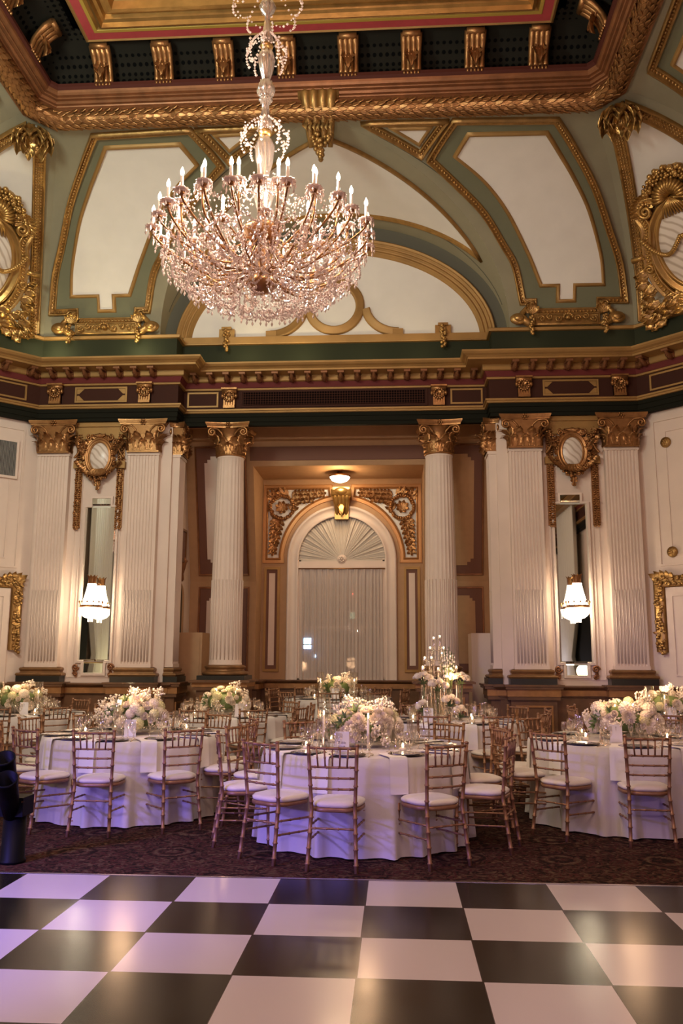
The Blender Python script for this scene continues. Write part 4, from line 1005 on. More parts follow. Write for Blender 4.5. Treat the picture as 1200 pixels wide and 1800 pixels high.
def stepframe(root, x0, x1, z0, z1, m, w, inner=.16, st=.10):
    """mauve frame with stepped inner corners, lying on the (leaning) wall"""
    b = MB(); v = [leanp(x, z, .015) for x, z in ((x0, z0), (x1, z0), (x1, z1), (x0, z1))]
    b.add((v+[leanp(p.x, p.z, 0) for p in v], [(0, 1, 2, 3), (0, 1, 5, 4), (1, 2, 6, 5), (2, 3, 7, 6), (3, 0, 4, 7)]), smooth=False); b.build('mauve_frame', MAUVE, root)
    a, c, d, e = x0+inner, x1-inner, z0+inner, z1-inner
    pts = [(a+st, d), (c-st, d), (c-st, d+st*.5), (c-st*.5, d+st*.5), (c-st*.5, d+st), (c, d+st), (c, e-st), (c-st*.5, e-st), (c-st*.5, e-st*.5), (c-st, e-st*.5), (c-st, e), (a+st, e), (a+st, e-st*.5), (a+st*.5, e-st*.5), (a+st*.5, e-st), (a, e-st), (a, d+st), (a+st*.5, d+st), (a+st*.5, d+st*.5), (a+st, d+st*.5)]
    b = MB(); n = len(pts)
    b.add(([leanp(x, z, .028) for x, z in pts]+[leanp(x, z, .014) for x, z in pts], [tuple(range(n))]+[(i, (i+1) % n, n+(i+1) % n, n+i) for i in range(n)]), smooth=False); b.build('light_panel', m, root)
    b = MB(); P = [leanp(x, z, .015) for x, z in ((x0, z0), (x1, z0), (x1, z1), (x0, z1))]
    b.add(sweep(P, V((0, -1, 0)), [(-.02, 0), (-.015, .015), (.015, .015), (.02, 0)], True), smooth=False); b.build('frame_bead', BRONZE, root)
for s in (-1, 1):
    x0, x1 = sorted((s*1.77, s*2.73)); TANL = CREAM if s < 0 else TAN
    stepframe(BW, x0, x1, 3.13, 5.5, TANL, 0, .17, .12); stepframe(BW, x0, x1, 1.3, 2.88, TANL, 0, .15, .10)
b = MB(); b.add((lambda q: ([leanp(x, z, o_) for o_ in (0, .02) for x, z in q], [(4, 5, 6, 7), (0, 1, 5, 4), (1, 2, 6, 5), (2, 3, 7, 6), (3, 0, 4, 7)]))([(-1.68, 5.25), (1.68, 5.25), (1.68, 5.5), (-1.68, 5.5)]), smooth=False); b.build('mauve_lintel_panel', MAUVE, BW)
# rear window wall with arched opening
YWW = 16.9; b = MB(); pts = []
ac = 3.50; ar = 1.07
arch = [(ar*cos(pi-k*pi/32), ac+ar*sin(k*pi/32)) for k in range(33)]
poly = [(-1.62, .1), (-1.07, .1)]+arch+[(1.07, .1), (1.62, .1), (1.62, 5.2), (-1.62, 5.2)]
v = [(x, YWW, z) for x, z in poly]; from mathutils.geometry import tessellate_polygon
tri = tessellate_polygon([[V((x, 0, z)) for x, z in poly]])
b.add((v, [tuple(t) for t in tri]), smooth=False); b.add(([(x, y, z) for x, z in [(-1.07, .1)]+arch+[(1.07, .1)] for y in (YWW, YWW+.3)], [(2*i, 2*i+1, 2*i+3, 2*i+2) for i in range(34)]), smooth=False)
WW = struct(b.build('wall_window', TAN))
MB().add(box(-1.1, 16.9, .1, 1.1, 17.2, 1.1), smooth=False).build('window_apron', WOOD, WW)
# window architrave and joinery
WN = struct(empty('window_1', (0, YWW, 0)))
ap = [(-.97, 0, 1.10)]+[(-.97, 0, 3.5)]+[(.97*cos(pi-k*pi/32), 0, 3.5+.97*sin(k*pi/32)) for k in range(1, 32)]+[(.97, 0, 3.5), (.97, 0, 1.10)]
b = MB(); b.add(sweep(ap, V((0, -1, 0)), [(-.10, 0), (-.10, .05), (-.06, .05), (-.05, .035), (.06, .035), (.07, .07), (.11, .08), (.13, .05), (.13, 0)])); b.build('window_surround', CREAM, WN)
b = MB()
b.add(box(-.88, .0, 1.10, -.82, .12, 3.5), smooth=False); b.add(box(.82, .0, 1.10, .88, .12, 3.5), smooth=False); b.add(box(-.88, .0, 1.08, .88, .12, 1.15), smooth=False)
b.add(box(-.88, -.03, 3.30, .88, .12, 3.36), smooth=False); b.add(box(-.88, -.01, 3.36, .88, .12, 3.46), smooth=False)
b.build('window_frame', CREAM, WN)
b = MB()
for x in (-.82, -.28, .28, .82): b.add(box(x-.02, .14, 1.12, x+.02, .17, 3.5), smooth=False)
for x in (-.55, .0, .55): b.add(box(x-.01, .145, 1.12, x+.01, .165, 3.5), smooth=False)
for k in range(7): b.add(box(-.85, .145, 1.15+.33*k-.01, .85, .165, 1.15+.33*k+(.03 if k == 3 else .01)), smooth=False)
b.build('window_muntins', CREAM, WN)
b = MB(); b.add(box(-1.05, .19, 1.05, 1.05, .195, 4.6), smooth=False); b.build('window_pane', TGLASS, WN)
# sunburst gathered curtain of the fanlight
b = MB(); v = [(0, -.01, 3.50)]; n = 180; v = []; f = []
for i in range(n+1):
    a = pi*i/n
    for r_, am in ((.06, .0), (.3, .010), (.6, .020), (.895, .026)):
        v.append((r_*cos(a), .03+am*(sin(i*1.9)+.6*sin(i*.83+1)), 3.47+r_*sin(a)))
for i in range(n):
    for j in range(3): q = i*4+j; f.append((q, q+1, q+5, q+4))
b.add((v, f)); b.add(box(-.86, .0, 3.46, .86, .03, 3.49), smooth=False)
FANM = mat('gathered_fabric', (.60, .52, .44), .9, sheen=.2)
o = b.build('fanlight_curtain', FANM, loc=(0, YWW, 0)); tag(o, 'pleated sunburst fabric filling the arched top of the window', 'curtain')
ro = MB().add(rosette(.075, 8, .3)).add(lathe([(0, .0), (.09, .0), (.1, -.03)], 20), Mx.Rotation(pi/2, 4, 'X')).build('curtain_rosette', CREAM, o); ro.location = (0, -.02, 3.50)
for s in (-1, 1):
    b = MB(); v = []; f = []; n = 110; zz = [1.12, 1.4, 1.8, 2.4, 3.0, 3.24, 3.30]
    for i in range(n+1):
        t = i/n; x = s*(.0+.88*t)
        for j, z in enumerate(zz):
            k_ = 1 if j < 5 else .5
            v.append((x+s*.02*(1-z/3.3)*sin(i*.7), .0+.018*k_*sin(i*.72+s+.5*sin(i*.13+z*.5))+.010*sin(i*.31), z))
    L = len(zz)
    for i in range(n):
        for j in range(L-1): q = i*L+j; f.append((q, q+1, q+L+1, q+L))
    b.add((v, f)); o = b.build('sheer_curtain', SHEER, loc=(0, YWW-.02, 0))
    tag(o, 'sheer white gathered curtain covering the %s half of the window' % ('left' if s < 0 else 'right'), 'curtain')
o = MB().add(tube([(-.9, 0, 0), (.9, 0, 0)], .012, 8)).build('curtain_rod', BRASS, loc=(0, YWW-.03, 3.31)); tag(o, 'thin brass rod across the window above the sheer curtains', 'curtain rod')
# flank panels and spandrels
for s in (-1, 1):
    sd = 'left' if s < 0 else 'right'
    r = empty('window_side_panel', (s*1.40, YWW, 0)); tag(r, 'narrow upright moulded panel on the %s side of the arched window' % sd, 'wall panel')
    b = MB(); frame_rect(b, -.135, .135, 1.3, 3.32, .05, .04); b.build('panel_moulding', GOLDF, r)
    MB().add(box(-.12, -.012, 1.32, .12, 0, 3.30), smooth=False).build('panel_field', MAUVE, r); MB().add(box(-.06, -.02, 1.40, .06, -.01, 3.22), smooth=False).build('light_strip', CREAM, r)
    r = empty('spandrel_panel', (0, YWW, 0)); tag(r, 'gilded spandrel with wreath and leafy sprays, upper %s of the arched window' % sd, 'wall ornament')
    RO = 1.27; pts = [(1.53, 3.50), (1.24, 3.50)]+[(RO*cos(q)*.985, 3.48+RO*sin(q)*1.04) for q in [R(5+74*k/20) for k in range(21)]]+[(.24, 4.78), (.26, 4.96), (1.53, 4.96)]
    pts = [(s*x, z) for x, z in pts]
    P = [(x, 0, z) for x, z in pts]; b = MB()
    b.add(sweep(P, V((0, -1, 0)), [(s*q_, w_) for q_, w_ in ((-.03, 0), (-.03, .035), (-.01, .045), (.01, .02), (.06, .02), (.065, .03), (.075, .03), (.08, 0))], True), smooth=False); b.build('spandrel_moulding', mat('copper_gilt', (.42, .20, .07), .4, .5) if s < 0 else MAT['copper_gilt'], r)
    tr_ = tessellate_polygon([[V(p) for p in P]]); MB().add(([(x, -.008, z) for x, z in pts], [tuple(t) for t in tr_]), smooth=False).build('spandrel_field', WHITEP, r)
    b = MB(); cx, cz_ = s*1.22, 4.56
    for k in range(30):
        a = 2*pi*k/30; b.add(ell((cx+.235*cos(a), -.05, cz_+.235*sin(a)), .035, .035, .035, 6, 4))
        b.add(leaf(.12, .07, .4, 5), Mx.Translation((cx+.23*cos(a), -.05, cz_+.23*sin(a))) @ Mx.Rotation(-a+random.uniform(-.5, .5), 4, 'Y') @ Mx.Rotation(.2, 4, 'X'))
    leafclump(b, cx, -.03, cz_, .17, 8, .3, tilt=.1)
    def spray(x0, z0, dx, dz, n):
        for k in range(n):
            x, z = x0+dx*k/n, z0+dz*k/n; base = atan2(dx, dz)
            for u in (-1, 0, 1): b.add(leaf(.19-.05*k/n, .075, .35, 6), Mx.Translation((x, -.02-.02*(k % 2), z)) @ Mx.Rotation(base+u*.85, 4, 'Y') @ Mx.Rotation(.12, 4, 'X'))
    spray(s*1.02, 4.80, -s*.66, .05, 9); spray(s*1.02, 4.72, -s*.45, .02, 5); spray(s*1.34, 4.34, s*.06, -.74, 9); spray(s*1.26, 4.30, s*.10, -.5, 5); spray(s*1.42, 4.70, s*.0, .2, 2); spray(s*1.1, 4.86, s*.3, .0, 3); spray(s*1.40, 4.80, s*.02, .08, 1); spray(s*1.02, 4.50, -s*.08, .2, 2)
    b.build('gilded_foliage', COPR, r)
# keystone console and ceiling lamp of the bay
b = MB()
for x in (-.12, -.04, .04, .12): b.add(tube([(x, -.30, 4.83), (x, -.28, 4.72), (x*.9, -.16, 4.60), (x*.8, -.10, 4.45), (x*.7, -.08, 4.35)], [.06, .06, .05, .045, .03], 8))
b.add(tube([(-.2, -.28, 4.80), (.2, -.28, 4.80)], .085, 12)); b.add(ell((0, -.3, 4.83), .15, .13, .09, 12, 7)); b.add(box(-.17, -.32, 4.86, .17, 0, 4.92), smooth=False)
b.add(box(-.14, -.12, 4.30, .14, 0, 4.75), smooth=False)
for k in range(7): b.add(leaf(.13, .1, .5, 5), Mx.Translation((-.15+.05*k, -.33, 4.80)) @ Mx.Rotation(pi, 4, 'Y') @ Mx.Rotation(pi, 4, 'Z'))
b.add(leaf(.32, .12, .3, 7, .5), Mx.Translation((0, -.19, 4.64)) @ Mx.Rotation(pi, 4, 'Y') @ Mx.Rotation(pi, 4, 'Z') @ Mx.Rotation(-.3, 4, 'X'))
o = b.build('keystone_console', GOLD, loc=(0, YWW, 0)); tag(o, 'gilded scroll keystone at the crown of the window arch, below the ceiling lamp', 'wall ornament')
r = empty('ceiling_lamp', (0, 16.2, 5.15)); tag(r, 'lit round glass ceiling lamp in the window bay', 'ceiling lamp')
MB().add(lathe([(0, 0), (.05, 0), (.06, -.06), (.19, -.075), (.215, -.09), (.21, -.11), (.19, -.115)], 28)).build('lamp_rim', BRASS, r)
MB().add(lathe([(.195, -.10), (.19, -.13), (.15, -.18), (.08, -.21), (.0, -.215)], 28)).build('lamp_bowl', LAMPW, r)
# niche, figure bracket, framed board on the left side wall, upright boxes
r = empty('niche', (-2.9, 15.35, 0)); tag(r, 'arched niche with painted shade in the side wall left of the window bay', 'niche')
b = MB(); n = 14; pf = [(-.25, 2.0)]+[(-.25*cos(pi*k/n), 2.62+.25*sin(pi*k/n)) for k in range(n+1)]+[(.25, 2.0)]
b.add(([(.012, y, z) for y, z in pf], [tuple(range(len(pf)))]), smooth=False); b.build('niche_shade_face', mat('niche_shadow_paint', (.09, .06, .035), .8), r)  # flat face, the hollow's shade is put into its dark colour
b = MB(); b.add(sweep([(.01, y, z) for y, z in pf], V((1, 0, 0)), [(-.02, 0), (-.01, .03), (.02, .03), (.02, 0)])); b.build('niche_moulding', TAN, r)
o = MB().add(lathe([(.0, -.34), (.03, -.34), (.05, -.3), (.04, -.2), (.07, -.1), (.09, 0), (.11, .03), (.06, .1), (.03, .12), (.055, .17), (.05, .22), (.0, .25)], 12)).build('wall_bracket', BRONZE, loc=(-2.82, 15.2, 3.25)); tag(o, 'small bronze urn bracket above the niche left of the window', 'wall ornament')
o2 = o.copy(); COL.objects.link(o2); o2.location = (2.82, 15.0, 3.25); tag(o2, 'small bronze urn bracket on the side wall right of the window', 'wall ornament')
r = empty('speaker_board', (-2.8, 15.05, 3.55)); tag(r, 'small dark framed board mounted high on the side wall left of the window', 'board')
MB().add(box(-.03, -.18, -.28, .03, .18, .28), smooth=False).build('board', MAUVE, r); b = MB(); b.add(sweep([(.03, -.18, -.28), (.03, .18, -.28), (.03, .18, .28), (.03, -.18, .28)], V((1, 0, 0)), [(-.02, 0), (-.02, .02), (.02, .02), (.02, 0)], True), smooth=False); b.build('board_frame', BRASS, r)
for s in (-1, 1):
    r = empty('cabinet', (s*2.62, 15.55, .11)); tag(r, 'plain cream upright cabinet against the %s side of the window bay' % ('left' if s < 0 else 'right'), 'cabinet')
    MB().add(box(-.22, -.35, 0, .22, .35, 1.88), smooth=False).build('body', TAN if s < 0 else CREAM, r); MB().add(box(-.18, -.365, .3, .18, -.35, 1.80), smooth=False).build('door', TAN if s < 0 else CREAM, r)
# city lights far outside the window
CYAN = mat('lit_blue_sign', (.3, .7, 1), .5, emit=(.30, .62, 1), es=40); CW = mat('street_lamp_glow', (1, .85, .7), .5, emit=(1, .8, .6), es=14); CR = mat('red_lamp_glow', (1, .1, .05), .5, emit=(1, .08, .04), es=14)
GRN = mat('green_glow', (.4, .8, .5), .5, emit=(.35, .6, .4), es=1.2)
def outside(x, z, w, h, m, lab, cat='light'):
    o = MB().add(bbox(0, 0, 0, w, .15, h), smooth=False).build('outdoor_light', m, loc=(x, 34, z)); tag(o, lab, cat)
outside(-2.43, 2.09, .28, .42, CYAN, 'bright blue sign glowing outside behind the left sheer curtain', 'sign')
outside(-2.13, 1.60, .07, .09, CYAN, 'tiny blue light outside, below the bright blue sign')
outside(-.62, 4.04, .06, .06, CR, 'tiny red light outside, near the top of the right sheer curtain')
outside(-.62, 3.20, .22, .26, GRN, 'greenish floodlit rooftop outside the right half of the window')
outside(-.80, 2.73, .08, .08, CW, 'small white street light outside, right half of window, left of two')
outside(-.46, 2.59, .08, .08, CW, 'small white street light outside, right half of window, right of two')
struct(MB().add(box(-12, 34.08, -4, 12, 35, 4.4), smooth=False).build('skyline', mat('night_building', (.05, .05, .07), .9)))
# drapes elsewhere in the hall (seen in the mirrors)
def drape(x0, y0, x1, y1, lab, ztop=8.0, n=120):
    v = []; f = []; zz = [0.02, .8, 1.6, 3, 5, ztop]; d = V((x1-x0, y1-y0)).normalized(); nn = V((-d.y, d.x))
    for i in range(n+1):
        t = i/n
        for z in zz:
            pinch = 1-.45*math.exp(-((z-1.6)/.7)**2); tt = .5+(t-.5)*pinch; a = .07*sin(i*.8+.6*sin(i*.19))
            v.append((x0+(x1-x0)*tt+nn.x*a, y0+(y1-y0)*tt+nn.y*a, z))
    L = len(zz)
    for i in range(n):
        for j in range(L-1): q = i*L+j; f.append((q, q+1, q+L+1, q+L))
    o = MB().add((v, f)).build('drape', CURT); tag(o, lab, 'curtain')
drape(-6.9, 4.2, -6.9, 6.5, 'floor length white drape reflected in the left mirror', 6.0)
drape(5.0, -5.7, 7.0, -5.7, 'floor length white drape reflected in the right mirror', 6.5)
drape(6.85, -3.6, 6.85, .9, 'floor length white drape on the right side wall, reflected', 6.5)
struct(MB().add(box(6.98, -.6, 0, 7.09, 2.2, 2.9), smooth=False).build('door_3', BLACKB))
struct(MB().add(box(-7.09, 6.3, 0, -6.98, 7.4, 2.7), smooth=False).build('door_4', BLACKB))
# ============================================================ CHAIRS
def rings(p, q, n, r, bow=None):
    """bamboo-turned rod: points with small rings"""
    p, q = V(p), V(q); P = []; Rr = []
    for i in range(n):
        for dt, k in ((0, .95), (.43, .95), (.47, 1.28), (.53, 1.28), (.57, .95)):
            P.append(p.lerp(q, (i+dt)/n)); Rr.append(r*k)
    P.append(q); Rr.append(r*.95); 
    if bow: P = [c+V(bow)*sin(pi*min(1, max(0, (c-p).dot(q-p)/(q-p).length_squared))) for c in P]
    return P, Rr
def rod(p, q, n=3, r=.008, bow=None, sides=6): P, Rr = rings(p, q, n, r, bow); return tube(P, Rr, sides)
def make_chair():
    t = empty('chiavari_chair')
    for s in (-1, 1):
        P, r1 = rings((s*.19, .205, 0), (s*.175, .19, .425), 4, .0155); MB().add(tube(P, r1, 8)).build('leg', CHAIRM, t)
        a, q1 = rings((s*.185, -.255, 0), (s*.165, -.19, .43), 4, .016); c, q2 = rings((s*.165, -.19, .43), (s*.187, -.235, .905), 4, .015)
        b = MB(); b.add(tube(a+c[1:], q1+q2[1:], 8)); b.add(ell((s*.187, -.235, .908), .019, .019, .012, 8, 5)); b.build('back_post', CHAIRM, t)
    b = MB(); v = []; out = []
    for k in range(36):
        a = 2*pi*k/36; x = .205*max(-1, min(1, 1.12*sin(a))); y = .20*max(-1, min(1, 1.12*cos(a))); out.append((x*(1 if y > 0 else 1-.09*(-y/.2)), y))
    n = len(out); v = [(x*q, y*q, z) for z, q in ((.412, .96), (.418, 1), (.438, 1), (.445, .96)) for x, y in out]
    b.add((v, [(j*n+i, j*n+(i+1) % n, (j+1)*n+(i+1) % n, (j+1)*n+i) for j in range(3) for i in range(n)]+[tuple(range(n))[::-1], tuple(3*n+i for i in range(n))])); b.build('seat_frame', CHAIRM, t)
    b = MB(); v = [(x*q, y*q+.004, z) for z, q in ((.446, .93), (.455, 1.0), (.47, 1.01), (.484, .93), (.492, .78), (.497, .5), (.498, .0)) for x, y in out]
    b.add((v, [(j*n+i, j*n+(i+1) % n, (j+1)*n+(i+1) % n, (j+1)*n+i) for j in range(6) for i in range(n)])); b.build('cushion', CUSH, t)
    def yb(z): return -.19-.045*(z-.43)/.475
    def xb(z): return .165+.022*(z-.43)/.475
    for z, nm, r_ in ((.885, 'top_rail', .012), (.745, 'back_rail', .0095), (.665, 'back_rail', .0095), (.585, 'back_rail', .0095)):
        MB().add(rod((-xb(z), yb(z), z), (xb(z), yb(z), z), 4, r_, (0, -.018, 0))).build(nm, CHAIRM, t)
    for k in range(5):
        u = (k-2)/3.05; MB().add(rod((xb(.745)*u*.94, yb(.745)-.016, .745), (xb(.885)*u, yb(.885)-.016, .885), 1, .0075)).build('spindle', CHAIRM, t)
    for s in (-1, 1):
        for z, q in ((.30, 0), (.20, 0)): MB().add(rod((s*.183, .20, z), (s*.176, -.19-.085*(1-z/.43), z+.015), 4, .0085)).build('stretcher', CHAIRM, t)
    for z in (.33, .23): MB().add(rod((-.18, .20, z), (.18, .20, z), 4, .0085)).build('stretcher', CHAIRM, t)
    MB().add(rod((-.176, -.215, .30), (.176, -.215, .30), 4, .0085)).build('stretcher', CHAIRM, t)
    return t
chair0 = make_chair(); tag(chair0, 'x', 'chair')
# ============================================================ TABLE THINGS
def make_glass(kind):
    o = {'wine': [(.0, 0), (.034, .001), (.034, .004), (.006, .012), (.0045, .09), (.012, .10), (.032, .125), (.038, .155), (.034, .20)],
         'flute': [(.0, 0), (.030, .001), (.030, .004), (.005, .012), (.0045, .09), (.012, .105), (.023, .14), (.027, .19), (.023, .235)],
         'water': [(.0, 0), (.036, .001), (.036, .005), (.008, .014), (.007, .05), (.018, .06), (.040, .09), (.044, .13), (.038, .17)]}[kind]
    nm = {'wine': 'wine_glass', 'flute': 'champagne_flute', 'water': 'water_goblet'}[kind]
    return MB().add(lathe(o, 20)).build(nm, TGLASS)
G0 = {k: make_glass(k) for k in ('wine', 'flute', 'water')}
def make_place():
    t = empty('place_setting')
    return t
ch = empty('charger_plate'); MB().add(lathe([(.0, .003), (.10, .004), (.125, .010), (.152, .012), (.155, .016), (.150, .017), (.12, .014), (.0, .008)], 40)).build('charger', CHARG, ch); MB().add(lathe([(.0, .010), (.08, .010), (.118, .019), (.120, .021), (.114, .021), (.08, .015), (.0, .014)], 40)).build('dinner_plate', PLATE, ch)
def make_napkin():
    b = MB(); w = .075; P = [(.0, -.10, .010), (0, .10, .011), (0, .19, .012), (0, .222, .008), (0, .232, -.01), (0, .236, -.05), (0, .243, -.15), (0, .250, -.27)]
    v = []; f = []
    for i, (x, y, z) in enumerate(P):
        for u in (-1, -.5, 0, .5, 1): v.append((w*u*(1+.0*i), -y-.003*abs(sin(u*3)), z+.0015))
    L = len(P)
    for i in range(L-1):
        for j in range(4): f.append((i*5+j, i*5+j+1, i*5+j+6, i*5+j+5))
    n0 = len(v); v += [(x, y+.004 if i >= 20 else y, z+.004 if i < 20 else z) for i, (x, y, z) in enumerate(v)]; f += [tuple(n0+q for q in r_) for r_ in f]
    return MB().add((v, f)).build('napkin', NAPK)
nap0 = make_napkin()
def make_cut(kind):
    b = MB()
    b.add(tube([(0, -.09, .004), (0, 0, .006), (0, .03, .008)], [.005, .003, .0035], 6))
    if kind == 'fork':
        b.add(bbox(0, .045, .009, .020, .03, .002), smooth=False)
        for k in range(4): b.add(bbox(-.0085+.0057*k, .075, .010, .0026, .04, .002), smooth=False)
    else: b.add(([(0, .03, .004), (.012, .05, .004), (.011, .10, .004), (0, .12, .004), (0, .03, .007), (.006, .05, .006), (.005, .10, .006), (0, .12, .005)], [(0, 1, 2, 3), (4, 5, 6, 7), (0, 1, 5, 4), (1, 2, 6, 5), (2, 3, 7, 6), (3, 0, 4, 7)]), smooth=False)
    return b.build(kind, SILVER)
cut0 = {k: make_cut(k) for k in ('fork', 'knife')}
vo_ = empty('votive_candle'); MB().add(lathe([(.0, 0), (.030, 0), (.036, .02), (.040, .075)], 20)).build('votive_glass', TGLASS, vo_)
MB().add(lathe([(0, .007), (.028, .007), (.030, .035), (.0, .038)], 14)).build('wax', CANDLE, vo_); MB().add(ell((0, 0, .056), .009, .009, .02, 8, 6)).build('flame', FLAME, vo_)
tp = empty('taper_candle'); MB().add(lathe([(.0, 0), (.062, 0), (.062, .005), (.060, .006), (.060, .44), (.061, .44)], 28)).build('glass_cylinder', TGLASS, tp)
MB().add(lathe([(0, .008), (.03, .008), (.032, .02), (.014, .03), (.014, .05), (0, .05)], 14)).build('holder', TGLASS, tp)
MB().add(lathe([(0, .03), (.011, .03), (.009, .28), (.0, .285)], 12)).build('wax', CANDLE, tp); MB().add(ell((0, 0, .305), .008, .008, .022, 8, 6)).build('flame', FLAME, tp)
tn = empty('taper_candle'); MB().add(lathe([(0, .0), (.035, .0), (.035, .006), (.014, .015), (.014, .03), (0, .03)], 14)).build('holder', TGLASS, tn)
MB().add(lathe([(0, .02), (.012, .02), (.010, .27), (.0, .275)], 12)).build('wax', CANDLE, tn); MB().add(ell((0, 0, .297), .009, .009, .024, 8, 6)).build('flame', FLAME, tn)
fl = empty('floating_candle'); MB().add(lathe([(.0, 0), (.047, 0), (.047, .36), (.046, .36)], 24)).build('glass_cylinder', TGLASS, fl)
MB().add(lathe([(0, .30), (.03, .305), (.036, .325), (.0, .33)], 16)).build('wax', CANDLE, fl); MB().add(ell((0, 0, .343), .008, .008, .016, 8, 6)).build('flame', FLAME, fl)
sh_ = MB().add(lathe([(.0, 0), (.018, 0), (.013, .03), (.010, .05), (.014, .07), (.012, .085), (.0, .095)], 12)).build('salt_shaker', SILVER)
cardo = empty('table_card')
b = MB(); b.add(bbox(0, 0, .085, .12, .003, .17), smooth=False); b.build('card', CARD, cardo)
b = MB(); b.add(bbox(0, .015, .004, .09, .05, .008), smooth=False); b.build('stand', TGLASS, cardo)
def text(s, size, loc, rot, m, par, name='lettering', ex=.0004):
    c = bpy.data.curves.new(name, 'FONT'); c.body = s; c.size = size; c.extrude = ex; c.align_x = 'CENTER'; c.align_y = 'CENTER'
    o = bpy.data.objects.new(name, c); COL.objects.link(o); dg = bpy.context.evaluated_depsgraph_get(); me = bpy.data.meshes.new_from_object(o.evaluated_get(dg))
    bpy.data.objects.remove(o); me.materials.clear(); me.materials.append(m); q = bpy.data.objects.new(name, me); COL.objects.link(q); q.location = loc; q.rotation_euler = rot; q.parent = par; return q
b = MB(); b.add(lathe([(0, -.0005), (.006, -.0005), (.004, 0)], 10), Mx.Translation((0, -.0018, .128)) @ Mx.Scale(1.0, 4) @ Mx.Rotation(pi/2, 4, 'X') @ Mx.Scale(1.6, 4, (0, 1, 0)))
for k in (-1, 0, 1): b.add(bbox(.004*k, -.002, .145-.002*abs(k), .0012, .001, .012), smooth=False)
b.add(bbox(0, -.002, .114, .0012, .001, .014), smooth=False); b.build('crest', INK, cardo)
# blooms
def petalbloom(r, rows, m, name, round_=.5, tight=.6):
    b = MB()
    for j, (cnt, L, el) in enumerate(rows):
        for k in range(cnt):
            a = 2*pi*(k+.5*j)/cnt+random.uniform(-.08, .08)
            M = Mx.Rotation(a, 4, 'Z') @ Mx.Rotation(el, 4, 'X'); w = L*round_
            v = [(0, 0, 0), (-w*.4, 0, L*.4), (w*.4, 0, L*.4), (-w*.5, .1*L, L*.75), (w*.5, .1*L, L*.75), (0, .2*L, L), (0, -.06*L, L*.45), (0, .03*L, L*.78)]
            b.add(([(x*r, y*r, z*r) for x, y, z in v], [(0, 2, 6), (0, 6, 1), (1, 6, 7, 3), (6, 2, 4, 7), (3, 7, 5), (7, 4, 5)]), M)
    b.add(ell((0, 0, r*.25), r*.3, r*.3, r*.25, 8, 5)); return b.build(name, m)
DAH = petalbloom(.075, [(16, 1, 1.45), (16, .98, 1.15), (14, .92, .85), (12, .82, .55), (9, .7, .3), (6, .55, .12)], PETAL, 'bloom', .32)
ROSE = petalbloom(.045, [(7, 1, 1.25), (6, 1, .85), (5, .95, .5), (4, .9, .2)], PETAL, 'bloom', 1.0)
b = MB()
for k in range(46):
    a = k*2.4; z = 1-1.25*k/46; q = sqrt(max(0, 1-z*z)); p = V((q*cos(a), q*sin(a), z))*.058
    M = p.to_track_quat('Z', 'Y').to_matrix().to_4x4(); M.translation = p
    for j in range(4): b.add(([(0, 0, 0), (.010, -.006, .004), (.018, 0, .006), (.010, .006, .004)], [(0, 1, 2, 3)]), M @ Mx.Rotation(j*pi/2, 4, 'Z'))
b.add(ell((0, 0, 0), .054, .054, .05, 12, 8)); HYD = b.build('bloom', PETAL); HYG = HYD.copy(); HYG.data = HYD.data.copy(); HYG.data.materials[0] = PETALG; COL.objects.link(HYG)
b = MB()
for k in range(9):
    b.add(tube([(0, 0, 0), (random.uniform(-.02, .02), random.uniform(-.02, .02), .06), ((k-4)*.012, random.uniform(-.03, .03), .10+.01*(k % 4))], .0015, 4))
for k in range(26):
    c = (random.gauss(0, .028), random.gauss(0, .028), .055+random.random()*.085); b.add(octa(c, .011), smooth=True)
SPR = b.build('flower_sprig', PETAL)
b = MB()
for k in range(5):
    a = k*1.25
    v_, f_ = leaf(.11, .035, .25, 5, .2, 0); b.add((v_, f_), Mx.Rotation(a, 4, 'Z') @ Mx.Rotation(.6, 4, 'X'))
LFS = b.build('leaf_sprig', LEAFM)
PROTO = [chair0, *G0.values(), ch, nap0, *cut0.values(), vo_, tp, tn, fl, sh_, cardo, DAH, ROSE, HYD, HYG, SPR, LFS]
for p_ in PROTO: note(p_)
def arrangement(x, y, z, rx, ry, h, n, lab, seed, mums=.25, green=.15):
    random.seed(seed); r = empty('floral_arrangement', (x, y, z)); tag(r, lab, 'flowers')
    MB().add(lathe([(0, 0), (rx*.45, 0), (rx*.6, .03), (rx*.66, .09), (rx*.62, .10), (0, .10)], 24)).build('bowl', TGLASS if n > 40 else GLASSY, r)
    MB().add(ell((0, 0, h*.5), rx*.70, ry*.70, h*.42, 16, 10)).build('foliage_core', LEAFM, r)
    for k in range(n):
        t = (k+.5)/n; zz = 1-1.35*t; a = k*2.39996+random.uniform(-.2, .2); q = sqrt(max(0, 1-zz*zz)) if zz > 0 else 1-.15*zz*zz
        d = V((q*cos(a), q*sin(a), zz)); jit = random.uniform(.86, 1.06)
        p = V((d.x*rx*jit*.86, d.y*ry*jit*.86, h*.5+d.z*h*.5*jit)); u = random.random()
        src = DAH if u < mums else ROSE if u < mums+.25 else HYD if u < .9-green else HYG if u < .9 else SPR
        if k % 11 == 5: src = SPR
        if k % 13 == 7: src = LFS
        c = src.copy(); COL.objects.link(c); c.parent = r; c.location = p
        nn = V((d.x/rx, d.y/ry, max(-.3, d.z)/h*1.2)).normalized(); c.rotation_mode = 'QUATERNION'; c.rotation_quaternion = nn.to_track_quat('Z', 'Y')
        s_ = random.uniform(.8, 1.15)*(1.0 if src is not SPR else 1.2)*(.8 if src is LFS else 1); c.scale = (s_,)*3
    return r
